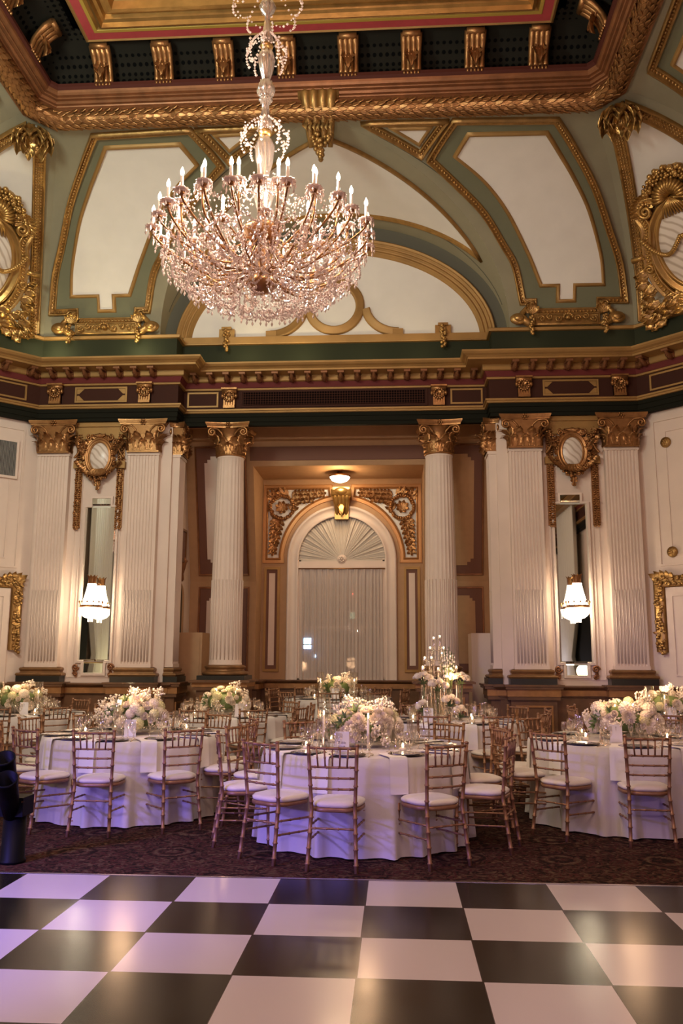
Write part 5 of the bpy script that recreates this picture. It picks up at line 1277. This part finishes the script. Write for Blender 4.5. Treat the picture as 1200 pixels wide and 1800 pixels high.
# ============================================================ TABLES
def cloth_mesh(Rt=.905, zt=.762, hem=.012, folds=19, seed=0, z0=0):
    random.seed(seed); v = []; f = []; n = 228; ph = [random.uniform(0, 6.28) for _ in range(4)]
    rad = [0, .3, .6, .85]; lv = [(0, .90), (.008, 1.0)]+[(zt-hem)*k/9 for k in range(1, 10)]
    rows = [[(q, zt) for _ in range(n)] for q in rad]
    def fold(a):
        return .55*sin(folds*a+ph[0]+.8*sin(3*a+ph[1]))+.3*sin((folds*1.6//1)*a+ph[2])
    rows.append([(Rt-.008, zt-.0005)]*n)
    for k in range(1, 11):
        t = k/10; row = []
        for i in range(n):
            a = 2*pi*i/n; g = max(0, fold(a)); row.append((Rt+.006+.012*t+(.075*t**.9)*(g+.25*fold(a)), zt-.006-(zt-hem-.006)*(t if k > 1 else .10)))
        rows.append(row)
    for row in rows:
        for i, (q, z) in enumerate(row): a = 2*pi*i/n; v.append((q*cos(a), q*sin(a), z))
    for j in range(len(rows)-1):
        for i in range(n): f.append((j*n+i, j*n+(i+1) % n, (j+1)*n+(i+1) % n, (j+1)*n+i))
    return v, f
SEAT = ['nearest', 'near right', 'right front', 'right rear', 'far right', 'farthest', 'far left', 'left rear', 'left front', 'near left']
used = {}
def first_or_dup(key, proto, *a, **k):
    if key not in used:
        used[key] = 1; o = proto
        if a: o.location = a[0]
        if len(a) > 1: o.rotation_euler = (0, 0, a[1])
        if k.get('label'): o['label'] = k['label']
        if k.get('group'): o['group'] = k['group']
        return o
    return dup(proto, *a, **k)
CATS = {'napkin': 'napkin', 'fork': 'fork', 'knife': 'knife', 'wine': 'glass', 'flute': 'glass', 'water': 'glass'}
for k_, p_ in (('charger', ch), ('napkin', nap0), ('votive', vo_), ('tp', tp), ('tn', tn), ('fl', fl), ('shaker', sh_), ('card', cardo)):
    p_['category'] = {'charger': 'plate', 'napkin': 'napkin', 'votive': 'candle', 'tp': 'candle', 'tn': 'candle', 'fl': 'candle', 'shaker': 'shaker', 'card': 'table card'}[k_]
for k_ in ('wine', 'flute', 'water'): G0[k_]['category'] = 'glass'
cut0['fork']['category'] = 'fork'; cut0['knife']['category'] = 'knife'
def table(name, x, y, a0=None, angles=None, rc=1.05, cards=None, votives=(), z0=0, detail=2, seed=1, skip=(), twist=None):
    r = empty('round_table', (x, y, z0)); tag(r, 'round banquet table hidden under a pale floor length cloth, '+name, 'table')
    MB().add(lathe([(0, .72), (.87, .72), (.88, .73), (.88, .745), (0, .75)], 48)).build('tabletop', WOOD, r); MB().add(lathe([(.0, 0), (.25, 0), (.25, .03), (.05, .06), (.05, .73), (0, .73)], 20)).build('pedestal_leg', WOOD, r)
    c = MB().add(cloth_mesh(seed=seed)).build('tablecloth', CLOTH, loc=(x, y, z0)); tag(c, 'pale floor length round tablecloth on the table '+name, 'tablecloth')
    angles = angles or [a0+36*k for k in range(10)]
    random.seed(seed+50)
    for i, ad in enumerate(angles):
        a = R(ad); rr = rc+random.uniform(-.02, .03); p = V((x+rr*cos(a), y+rr*sin(a), z0)); ds = ((ad+90+18) % 360)//36; sname = SEAT[int(ds) % 10]
        if onscreen(p+V((0, 0, .9))) and i not in skip:
            first_or_dup('chair', chair0, p, a+pi/2+random.uniform(-.06, .06)+(R(twist[i]) if twist and i in twist else 0), label='gilt bamboo chair, ivory cushion, %s seat of the table %s' % (sname, name), group='chairs around the table '+name)
        def at(rr_, da): aa = a+da; return V((x+rr_*cos(aa), y+rr_*sin(aa), z0+.762))
        if not onscreen(at(.75, 0), 40): continue
        first_or_dup('charger', ch, at(.73, 0), a+pi/2, label='dark rimmed charger plate, %s place of the table %s' % (sname, name), group='charger plates on the table '+name)
        first_or_dup('napkin', nap0, at(.70, -.20)+V((0, 0, -.002)), a+pi/2-.20, label='white napkin hanging over cloth edge, %s place of the table %s' % (sname, name), group='napkins on the table '+name)
        for kd, rr_, da in (('wine', .50, .16), ('flute', .44, .02), ('water', .56, .27)):
            nm = {'wine': 'tall wine glass', 'flute': 'slim champagne flute', 'water': 'wide water goblet'}[kd]
            first_or_dup(kd, G0[kd], at(rr_, da), a, label='clear %s, %s place of the table %s' % (nm, sname, name), group=nm+'s on the table '+name)
        if detail > 1:
            for kd, da in (('fork', -.27), ('knife', .26)):
                first_or_dup(kd, cut0[kd], at(.74, da)+V((0, 0, .001)), a+pi/2, label='silver %s, %s place of the table %s' % (kd, sname, name), group='silver %ss on the table %s' % (kd, name))
    for k, (vx, vy) in enumerate(votives):
        wd = ('near' if vy < y else 'far')+(' left' if vx < x else ' right')
        first_or_dup('votive', vo_, (vx, vy, z0+.762), 0, label='lit votive candle, %s of the flowers on the table %s' % (wd, name), group='votive candles on the table '+name)
    light('candle_light', 'POINT', (x, y-.1, z0+1.32), 11, AMB, .12)
def card(x, y, name, rz=0, txt=('Table', 'FOUR'), z=.762, off=True):
    c = first_or_dup('card', cardo, (x, y, z), rz, label='upright white card before the flowers on the table '+name)
    if txt:
        text(txt[0], .030, (0, -.0022, .078), (pi/2, 0, 0), INK, c, 'lettering'); text(txt[1], .022, (0, -.0022, .045), (pi/2, 0, 0), INK, c, 'lettering')
    return c
N1 = 'at front centre'; N2 = 'at front left'; N3 = 'at front right'; N4 = 'at far left'; N5 = 'before left column'; N6 = 'under the window'; N7 = 'with glass centrepiece'; N8 = 'at far right'
card(.60, 7.48, N1)
table(N1, .77, 7.9, angles=[-98.6, -59, -21, 16, 52, 86, 122, 160, -161, -127], rc=1.08, votives=[(1.12, 7.55), (.28, 7.60), (.98, 8.3), (.45, 8.25)], seed=3, twist={2: 2, 9: 4, 8: -6})
table(N2, -1.68, 8.95, angles=[-87.5, -52, -14, 22, 58, 94, 130, 165, -158, -120], rc=1.05, votives=[(-2.15, 8.85), (-1.30, 8.80), (-2.0, 9.35), (-1.2, 9.3)], seed=4)
table(N3, 3.32, 8.85, angles=[-96, -57, -20, 18, 55, 90, 127, 163, -168, -134], rc=1.04, votives=[(2.93, 8.75), (3.72, 8.75), (3.0, 9.25)], seed=5)
table(N4, -4.3, 12.0, a0=-78, rc=1.0, votives=[(-3.95, 11.8), (-4.6, 11.75)], detail=1, seed=6)
table(N5, -1.35, 12.0, a0=-96, rc=1.0, votives=[(-.95, 11.8), (-1.7, 11.8)], detail=1, seed=7)
table(N6, .07, 14.8, a0=-92, rc=1.0, votives=[(-.30, 14.5), (.22, 14.45)], z0=.11, detail=1, seed=8)
table(N7, 1.78, 11.3, a0=-104, rc=1.0, votives=[(1.28, 11.15), (2.02, 11.0), (1.30, 11.5), (2.05, 11.5)], detail=1, seed=9)
table(N8, 4.6, 11.8, a0=-100, rc=1.0, votives=[(4.2, 11.6)], detail=1, seed=10)
arrangement(.79, 7.95, .762, .33, .25, .33, 66, 'low mound of white dahlias and hydrangeas on the front centre table', 21, .62)
arrangement(-1.68, 9.0, .762, .37, .27, .36, 66, 'low mound of white flowers with floating candles on the front left table', 22, .2)
arrangement(3.36, 8.92, .762, .38, .27, .36, 66, 'low mound of white flowers and lilies on the front right table', 23, .12)
arrangement(-4.3, 12.05, .762, .38, .27, .34, 40, 'white flower mound on the table at the far left', 24)
arrangement(-1.33, 12.05, .762, .36, .27, .34, 44, 'white flower mound on the table before the left column', 25)
arrangement(.07, 14.85, .872, .30, .24, .32, 38, 'white flower mound on the table under the arched window', 26)
arrangement(4.66, 11.85, .762, .40, .27, .34, 40, 'white flower mound on the table at the far right', 27)
card(-1.62, 8.66, N2, 0, ('Table', 'TWO') if 0 else None); card(3.18, 8.56, N3, .1, None); card(-4.05, 11.66, N4, 0, None); card(-1.06, 11.68, N5, 0, None); card(.05, 14.5, N6, 0, None, .872); card(1.47, 11.0, N7, 0, None); card(4.63, 11.5, N8, 0, None)
def tapers(L, key, pr, kind, name, z=.762, sc=None):
    for i, (x, y, wd) in enumerate(L):
        o = first_or_dup(key, pr, (x, y, z), 0, label='%s, %s of the flowers on the table %s' % (kind, wd, name), group=kind+'s on the table '+name)
        if sc: o.scale = (1, 1, sc[i])
tapers([(.41, 7.85, 'left'), (.93, 8.35, 'right'), (.80, 8.42, 'behind')], 'tp', tp, 'taper candle in glass cylinder', N1)
tapers([(.82, 7.62, 'in front')], 'tn', tn, 'lit bare taper candle', N1)
tapers([(-1.80, 8.80, 'left'), (-1.60, 9.15, 'right')], 'fl', fl, 'floating candle in tall cylinder', N2)
tapers([(3.27, 8.95, 'left'), (3.42, 8.80, 'right')], 'fl', fl, 'floating candle in tall cylinder', N3)
tapers([(-1.46, 12.0, 'left'), (-1.18, 12.1, 'right')], 'fl', fl, 'floating candle in tall cylinder', N5)
tapers([(-3.98, 11.95, 'right'), (-4.55, 11.95, 'left')], 'tp', tp, 'taper candle in glass cylinder', N4)
tapers([(-.22, 14.7, 'left'), (.36, 14.7, 'right')], 'tp', tp, 'taper candle in glass cylinder', N6, .872)
tapers([(4.40, 11.65, 'left'), (4.58, 11.6, 'middle')], 'tp', tp, 'taper candle in glass cylinder', N8)
for x, y, nm, wd in ((1.10, 7.86, N1, 'right'), (3.05, 8.62, N3, 'left'), (1.30, 11.45, N7, 'left'), (1.06, 7.74, N1, 'near right')):
    first_or_dup('shaker', sh_, (x, y, .762), 0, label='small silver shaker %s of the flowers on the table %s' % (wd, nm))
# ---- tall glass centrepiece
r = empty('glass_centrepiece', (1.62, 11.42, .762)); tag(r, 'tall stepped cluster of clear glass tubes holding lights, on the right rear table', 'centrepiece')
tb = [(0.03, 0, 1.08), (-.05, .02, 1.06), (-.10, -.03, .93), (.08, .0, .93), (-.17, .03, .80), (.17, .02, .82), (-.20, -.05, .68), (.24, -.02, .68), (0, -.08, .66), (.06, .08, .86), (-.08, .08, .8), (.12, -.08, .55), (-.14, -.1, .55)]
for x, y, h in tb:
    o = MB().add(lathe([(.0, 0), (.03, 0), (.022, .004), (.021, h)], 14)).build('glass_tube', TGLASS, r); o.location = (x, y, 0)
    b = MB().add(lathe([(.0, h-.03), (.019, h-.03), (.019, h-.015), (0, h-.012)], 12)); b.build('light_cup', CANDLE, r).location = (x, y, 0)
    MB().add(ell((0, 0, h), .011, .011, .013, 8, 5)).build('light', FLAME, r).location = (x, y, 0)
for z, w_ in ((.66, .24), (.80, .22), (.93, .14), (.52, .2)):
    for y in (-.06, .06): MB().add(tube([(-w_, y, z-.04), (w_, y, z-.04)], .004, 6)).build('cross_bar', TGLASS, r)
MB().add(bbox(0, 0, .006, .52, .3, .012), smooth=False).build('mirror_base', MIRROR, r)
def vase(x, y, h, nb, lab, rr=.10, stemh=.0, tall=False):
    r = empty('flower_vase', (x, y, .762)); tag(r, lab, 'vase of flowers')
    MB().add(lathe([(0, 0), (.035, 0), (.036, .006), (.01, .02), (.008, .10) if h > .4 else (.03, .02), (.032, .13) if h > .4 else (.034, .05), (.035, h)], 18)).build('vase', TGLASS, r)
    for k in range(5): MB().add(tube([(random.uniform(-.015, .015), random.uniform(-.015, .015), h*.3), (random.uniform(-.03, .03), random.uniform(-.03, .03), h+.03)], .003, 5)).build('stem', LEAFM, r)
    for k in range(nb):
        a = k*2.4; q = rr*sqrt((k+.5)/nb); c = (ROSE if k % 4 else HYD).copy(); COL.objects.link(c); c.parent = r; c.location = (q*cos(a), q*sin(a), h+.06+.06*(1-(q/rr)**2)); c.scale = (.95 if k % 4 else .7,)*3; c.rotation_euler = (-.8*q/rr*sin(a), .8*q/rr*cos(a), 0)
    for k in range(3):
        c = LFS.copy(); COL.objects.link(c); c.parent = r; c.location = (0, 0, h-.01); c.rotation_euler = (.5, .3, k*2); c.scale = (.8,)*3
    return r
vase(1.42, 11.3, .46, 12, 'footed clear vase of white roses left of the glass tube centrepiece', .12)
vase(1.90, 11.3, .46, 11, 'footed clear vase of white roses right of the glass tube centrepiece', .11)
vase(1.60, 11.15, .38, 9, 'clear vase with a broad white bloom in front of the glass tubes', .12)
vase(1.76, 11.2, .18, 9, 'short clear vase of white blooms at the foot of the glass tubes', .10)
vase(1.88, 11.15, .05, 8, 'very low white bloom cluster right of the glass tubes', .08)
vase(1.40, 11.1, .12, 5, 'short vase of small white blooms left of the table card', .05)
r = empty('flower_vase', (1.75, 11.26, .762)); tag(r, 'tall clear vase of upright white gladiolus spikes beside the glass tubes', 'vase of flowers')
MB().add(lathe([(0, 0), (.05, 0), (.05, .55)], 22)).build('vase', TGLASS, r)
for k in range(8):
    x1, y1 = .11*cos(k*2.4)*(.4+.6*k/8), .06*sin(k*2.4); z1 = .86+.10*((k*37) % 5)/5
    b = MB(); b.add(tube([(x1*.2, y1*.2, .02), (x1*.4, y1*.4, .5), (x1, y1, z1)], .004, 5))
    for q in range(3): b.add(leaf(.32, .02, .1, 4, .2, 0), Mx.Translation((x1*.5, y1*.5, .42)) @ Mx.Rotation(q*2+k, 4, 'Z') @ Mx.Rotation(.12, 4, 'X'))
    b.build('stem', LEAFM, r); b = MB()
    for q in range(12):
        t = q/12; c = (x1*(.45+.55*t)+.014*(-1)**q, y1*(.45+.55*t)+.01*cos(q*2), .53+(z1-.53)*t); s_ = 1-.6*t
        b.add(ell(c, .022*s_, .02*s_, .025*s_, 6, 4))
    b.build('flower_spike', PETAL, r)
# ============================================================ BLACK TUBES AT THE LEFT EDGE
r = empty('tube_launcher_stand', (-.90-.99, 6.70, 0)); tag(r, 'black stand carrying two open black tubes at the left edge, beside the dance floor', 'stage equipment')
MB().add(lathe([(.0, 0), (.10, 0), (.10, .02), (.09, .03), (.085, .35), (.0, .36)], 24)).build('pedestal', BLACK, r)
MB().add(bbox(0, 0, .42, .20, .2, .14), smooth=False).build('clamp_box', BLACK, r)
for (x0, y0, z0, x1, y1, z1) in ((-.07, .06, .40, -.03, -.20, .80), (-.01, -.05, .36, .045, -.30, .66)):
    p, q = V((x0, y0, z0)), V((x1, y1, z1)); d = q-p; L = d.length
    o = MB().add(lathe([(.0, 0), (.06, 0), (.074, L*.5), (.080, L-.02), (.084, L-.018), (.084, L), (.074, L), (.068, L*.3), (0, L*.25)], 28)).build('tube', BLACK, r); o.rotation_mode = 'QUATERNION'; o.rotation_quaternion = d.to_track_quat('Z', 'Y'); o.location = p
MB().add(ell((.09, -.09, .46), .012, .012, .012, 8, 6)).build('brass_knob', BRASS, r)
# ============================================================ CHANDELIER
random.seed(11)
CHD = empty('chandelier', (CX, CY, CZ)); tag(CHD, 'very large lit crystal chandelier with many candle arms', 'chandelier')
def part(b, nm, m): return b.build(nm, m, CHD)
def tw(n_, d_): return lambda a, z: 1+d_*cos(n_*a+z*14)
b = MB()
def seg(prof, n_=40, fl_=tw(8, .13)): b.add(lathe(prof, n_, flute=fl_))
z6 = lambda z: z-4.95
seg([(.0, z6(7.14)), (.05, z6(7.13)), (.068, z6(7.08)), (.05, z6(7.03)), (.02, z6(7.0)), (.022, z6(6.94)), (.035, z6(6.85)), (.052, z6(6.76)), (.04, z6(6.71)), (.02, z6(6.70))]); part(b, 'stem_baluster', GLASSY)
b = MB(); seg([(.02, z6(6.67)), (.05, z6(6.65)), (.068, z6(6.58)), (.055, z6(6.48)), (.03, z6(6.38)), (.022, z6(6.36))]); part(b, 'stem_baluster', GLASSY)
b = MB(); seg([(.02, z6(6.37)), (.05, z6(6.365)), (.05, z6(6.345)), (.065, z6(6.32)), (.072, z6(6.28)), (.06, z6(6.235)), (.03, z6(6.22)), (.055, z6(6.205)), (.05, z6(6.18)), (.025, z6(6.16)), (.03, z6(6.08)), (.055, z6(5.98)), (.06, z6(5.92)), (.03, z6(5.90))]); part(b, 'stem_baluster', GLASSY)
b = MB(); seg([(.02, z6(5.86)), (.055, z6(5.83)), (.075, z6(5.76)), (.065, z6(5.62)), (.035, z6(5.48)), (.06, z6(5.42)), (.08, z6(5.34)), (.05, z6(5.2)), (.03, z6(5.12)), (.05, z6(5.05)), (.04, z6(5.0))]); part(b, 'stem_baluster', GLASSY)
b = MB(); seg([(.02, z6(7.2)), (.05, z6(7.25)), (.07, z6(7.4)), (.04, z6(7.6)), (.02, z6(7.7))]); part(b, 'stem_baluster', GLASSY)
part(MB().add(tube([(0, 0, .1), (0, 0, 10.5-CZ)], .012, 8)), 'hanging_rod', BRASS)
for z in (6.685, 5.88, 7.17): part(MB().add(lathe([(.02, z6(z)-.02), (.045, z6(z)-.02), (.058, z6(z)+.02), (.04, z6(z)+.03), (.02, z6(z)+.03)], 20)), 'gilt_cup', GOLD)
part(MB().add(lathe([(0, -.05), (.09, -.04), (.14, .03), (.16, .06), (.15, .08), (.06, .08), (.03, .06)], 30, flute=tw(20, .04))), 'hub', BRASS)
part(MB().add(lathe([(0, -.50), (.06, -.48), (.12, -.42), (.10, -.36), (.04, -.32), (.03, .0)], 24)), 'lower_hub', BRASS)
def chain(b, P, r0, var=.3, drop=None):
    P = [V(p) for p in P]
    for p in P: s_ = r0*(1+random.uniform(-var, var)); b.add(octa(p, s_, s_*1.25), smooth=False)
def drop(b, p, L=.05, r_=.009):
    x, y, z = p; b.add(octa((x, y, z), .008), smooth=False); b.add(([(x, y, z-.006), (x+r_, y, z-L*.6), (x, y+r_, z-L*.6), (x-r_, y, z-L*.6), (x, y-r_, z-L*.6), (x, y, z-L)], [(0, 2, 1), (0, 3, 2), (0, 4, 3), (0, 1, 4), (1, 2, 5), (2, 3, 5), (3, 4, 5), (4, 1, 5)]), smooth=False)
def sag(p, q, s_, n): p, q = V(p), V(q); return [p.lerp(q, i/n)+V((0, 0, -s_*sin(pi*i/n))) for i in range(n+1)]
tiers = [(26, .86, .0, 0), (14, .68, .11, .1), (8, .46, -.04, .2)]
cand = None
for (n_, R0, dz, off) in tiers:
    for k in range(n_):
        a = 2*pi*k/n_+off; rr = R0+random.uniform(-.02, .02); zc = dz+random.uniform(-.01, .01); d = V((cos(a), sin(a), 0))
        deep = -.36 if k % 2 == 0 else -.27
        if R0 < .6: deep = -.12
        ctl = [d*.05+V((0, 0, -.30 if deep < -.35 else -.02)), d*.22+V((0, 0, deep+.02)), d*R0*.5+V((0, 0, deep-.02+(.02 if R0 > .6 else 0))), d*R0*.78+V((0, 0, deep*.66)), d*rr*.95+V((0, 0, deep*.30)), d*rr+V((0, 0, zc-.03))]
        P = []
        for i in range(len(ctl)-1):     # Catmull-Rom
            p0, p1, p2, p3 = ctl[max(0, i-1)], ctl[i], ctl[i+1], ctl[min(len(ctl)-1, i+2)]
            for j in range(4):
                t = j/4; P.append(.5*((2*p1)+(p2-p0)*t+(2*p0-5*p1+4*p2-p3)*t*t+(3*p1-p0-3*p2+p3)*t**3))
        P.append(ctl[-1]); arm = part(MB().add(tube(P, .009, 6)), 'arm', BRASS)
        c = V((rr*cos(a), rr*sin(a), zc))
        o = MB(); o.add(lathe([(.0, -.025), (.022, -.022), (.026, -.005), (.012, .0)], 14)); o.build('cup', BRASS, arm).location = c
        o = MB(); o.add(lathe([(.012, -.004), (.045, -.002), (.062, .012), (.058, .016), (.02, .006), (.014, .03), (.010, .03)], 24, flute=lambda a_, z: 1+.09*cos(12*a_)))
        for q in range(8):
            aa = 2*pi*q/8; drop(o, (.058*cos(aa), .058*sin(aa), .0), .055+.02*(q % 2))
        o.build('drip_pan', CRYSTAL, arm).location = c
        w = MB().add(lathe([(0, .0), (.0125, .0), (.0125, .125), (.008, .13), (0, .13)], 12)); w.build('candle_sleeve', CANDLE, arm).location = c
        MB().add(lathe([(0, .128), (.009, .13), (.0155, .15), (.014, .168), (.006, .19), (.0, .203)], 12)).build('bulb', BULB, arm).location = c
        # festoons between neighbouring pans and down to the bowl
        a2_ = 2*pi*(k+1)/n_+off; p2 = V((R0*cos(a2_), R0*sin(a2_), dz))
        f_ = MB(); chain(f_, sag(c, p2, .10, 9 if R0 > .6 else 12), .009)
        q_ = d*R0*.62+V((0, 0, deep-.06 if R0 > .6 else -.2)); chain(f_, sag(c, q_, .10, 20), .0105)
        chain(f_, sag(c+V((0, 0, .02)), V((.12*cos(a), .12*sin(a), .42+.1*(k % 2))), .16, 16), .008)
        side_ = V((-sin(a), cos(a), 0))
        for q in range(11): pz = V(P[int(3+q*1.3)]); jj = V((random.uniform(-.03, .03), random.uniform(-.03, .03), -.015-.04*random.random())); f_.add(octa(pz+jj, .011, .014), smooth=False); drop(f_, pz+jj+V((random.uniform(-.03, .03), random.uniform(-.03, .03), -.02)), .045)
        part(f_, 'crystal_festoon', CRYSTAL)
# lower basket of hanging loops
for ring_, (R1, z1, R2, z2, n_) in enumerate(((.80, -.20, .60, -.38, 28), (.60, -.38, .40, -.50, 22), (.38, -.48, .18, -.56, 14), (.72, -.26, .48, -.44, 26))):
    for k in range(n_):
        a = 2*pi*(k+.5*ring_)/n_; a2_ = a+2*pi/n_; f_ = MB()
        p = (R1*cos(a), R1*sin(a), z1); q = (R2*cos(a2_), R2*sin(a2_), z2); s_ = (R1*cos(a2_), R1*sin(a2_), z1)
        chain(f_, sag(p, q, .06, 11), .010); chain(f_, sag(p, s_, .09, 11), .010); drop(f_, (q[0], q[1], q[2]-.02), .06, .012)
        for t in (.3, .6): g = V(p).lerp(V(s_), t); drop(f_, (g.x, g.y, g.z-.09), .055, .011)
        part(f_, 'crystal_loop', CRYSTAL)
f_ = MB()
for k in range(260):
    a = random.uniform(0, 2*pi); q = sqrt(random.random())*.74; z = -.14-.34*sqrt(max(0, 1-(q/.95)**2))+random.uniform(-.07, .07)
    f_.add(octa((q*cos(a), q*sin(a), z), random.uniform(.008, .014), random.uniform(.010, .02)), smooth=False)
o = part(f_, 'crystal_shower', CRYSTAL); o['kind'] = 'stuff'
for z, rr in ((6.72, .17), (5.93, .20), (7.2, .30)):      # small tiers of beads up the stem
    for k in range(8):
        a = 2*pi*k/8; f_ = MB(); d = V((cos(a), sin(a), 0)); zz = z-4.95
        chain(f_, [d*(.05+(rr-.05)*sin(t*2.2))+V((0, 0, zz+.09-.30*t)) for t in [i/11 for i in range(12)]], .0125); 
        chain(f_, sag(d*rr+V((0, 0, zz-.03)), V((rr*cos(a+.785), rr*sin(a+.785), zz-.03)), .07, 6), .011); drop(f_, tuple(d*rr+V((0, 0, zz-.06))), .06, .013)
        part(f_, 'stem_beads', CRYSTAL)
# prototypes never placed
for p_ in (DAH, ROSE, HYD, HYG, SPR, LFS): bpy.data.objects.remove(p_)
for k_, p_ in (('chair', chair0), ('charger', ch), ('napkin', nap0), ('tn', tn), ('tp', tp), ('fl', fl), ('shaker', sh_), ('card', cardo)):
    assert k_ in used, k_
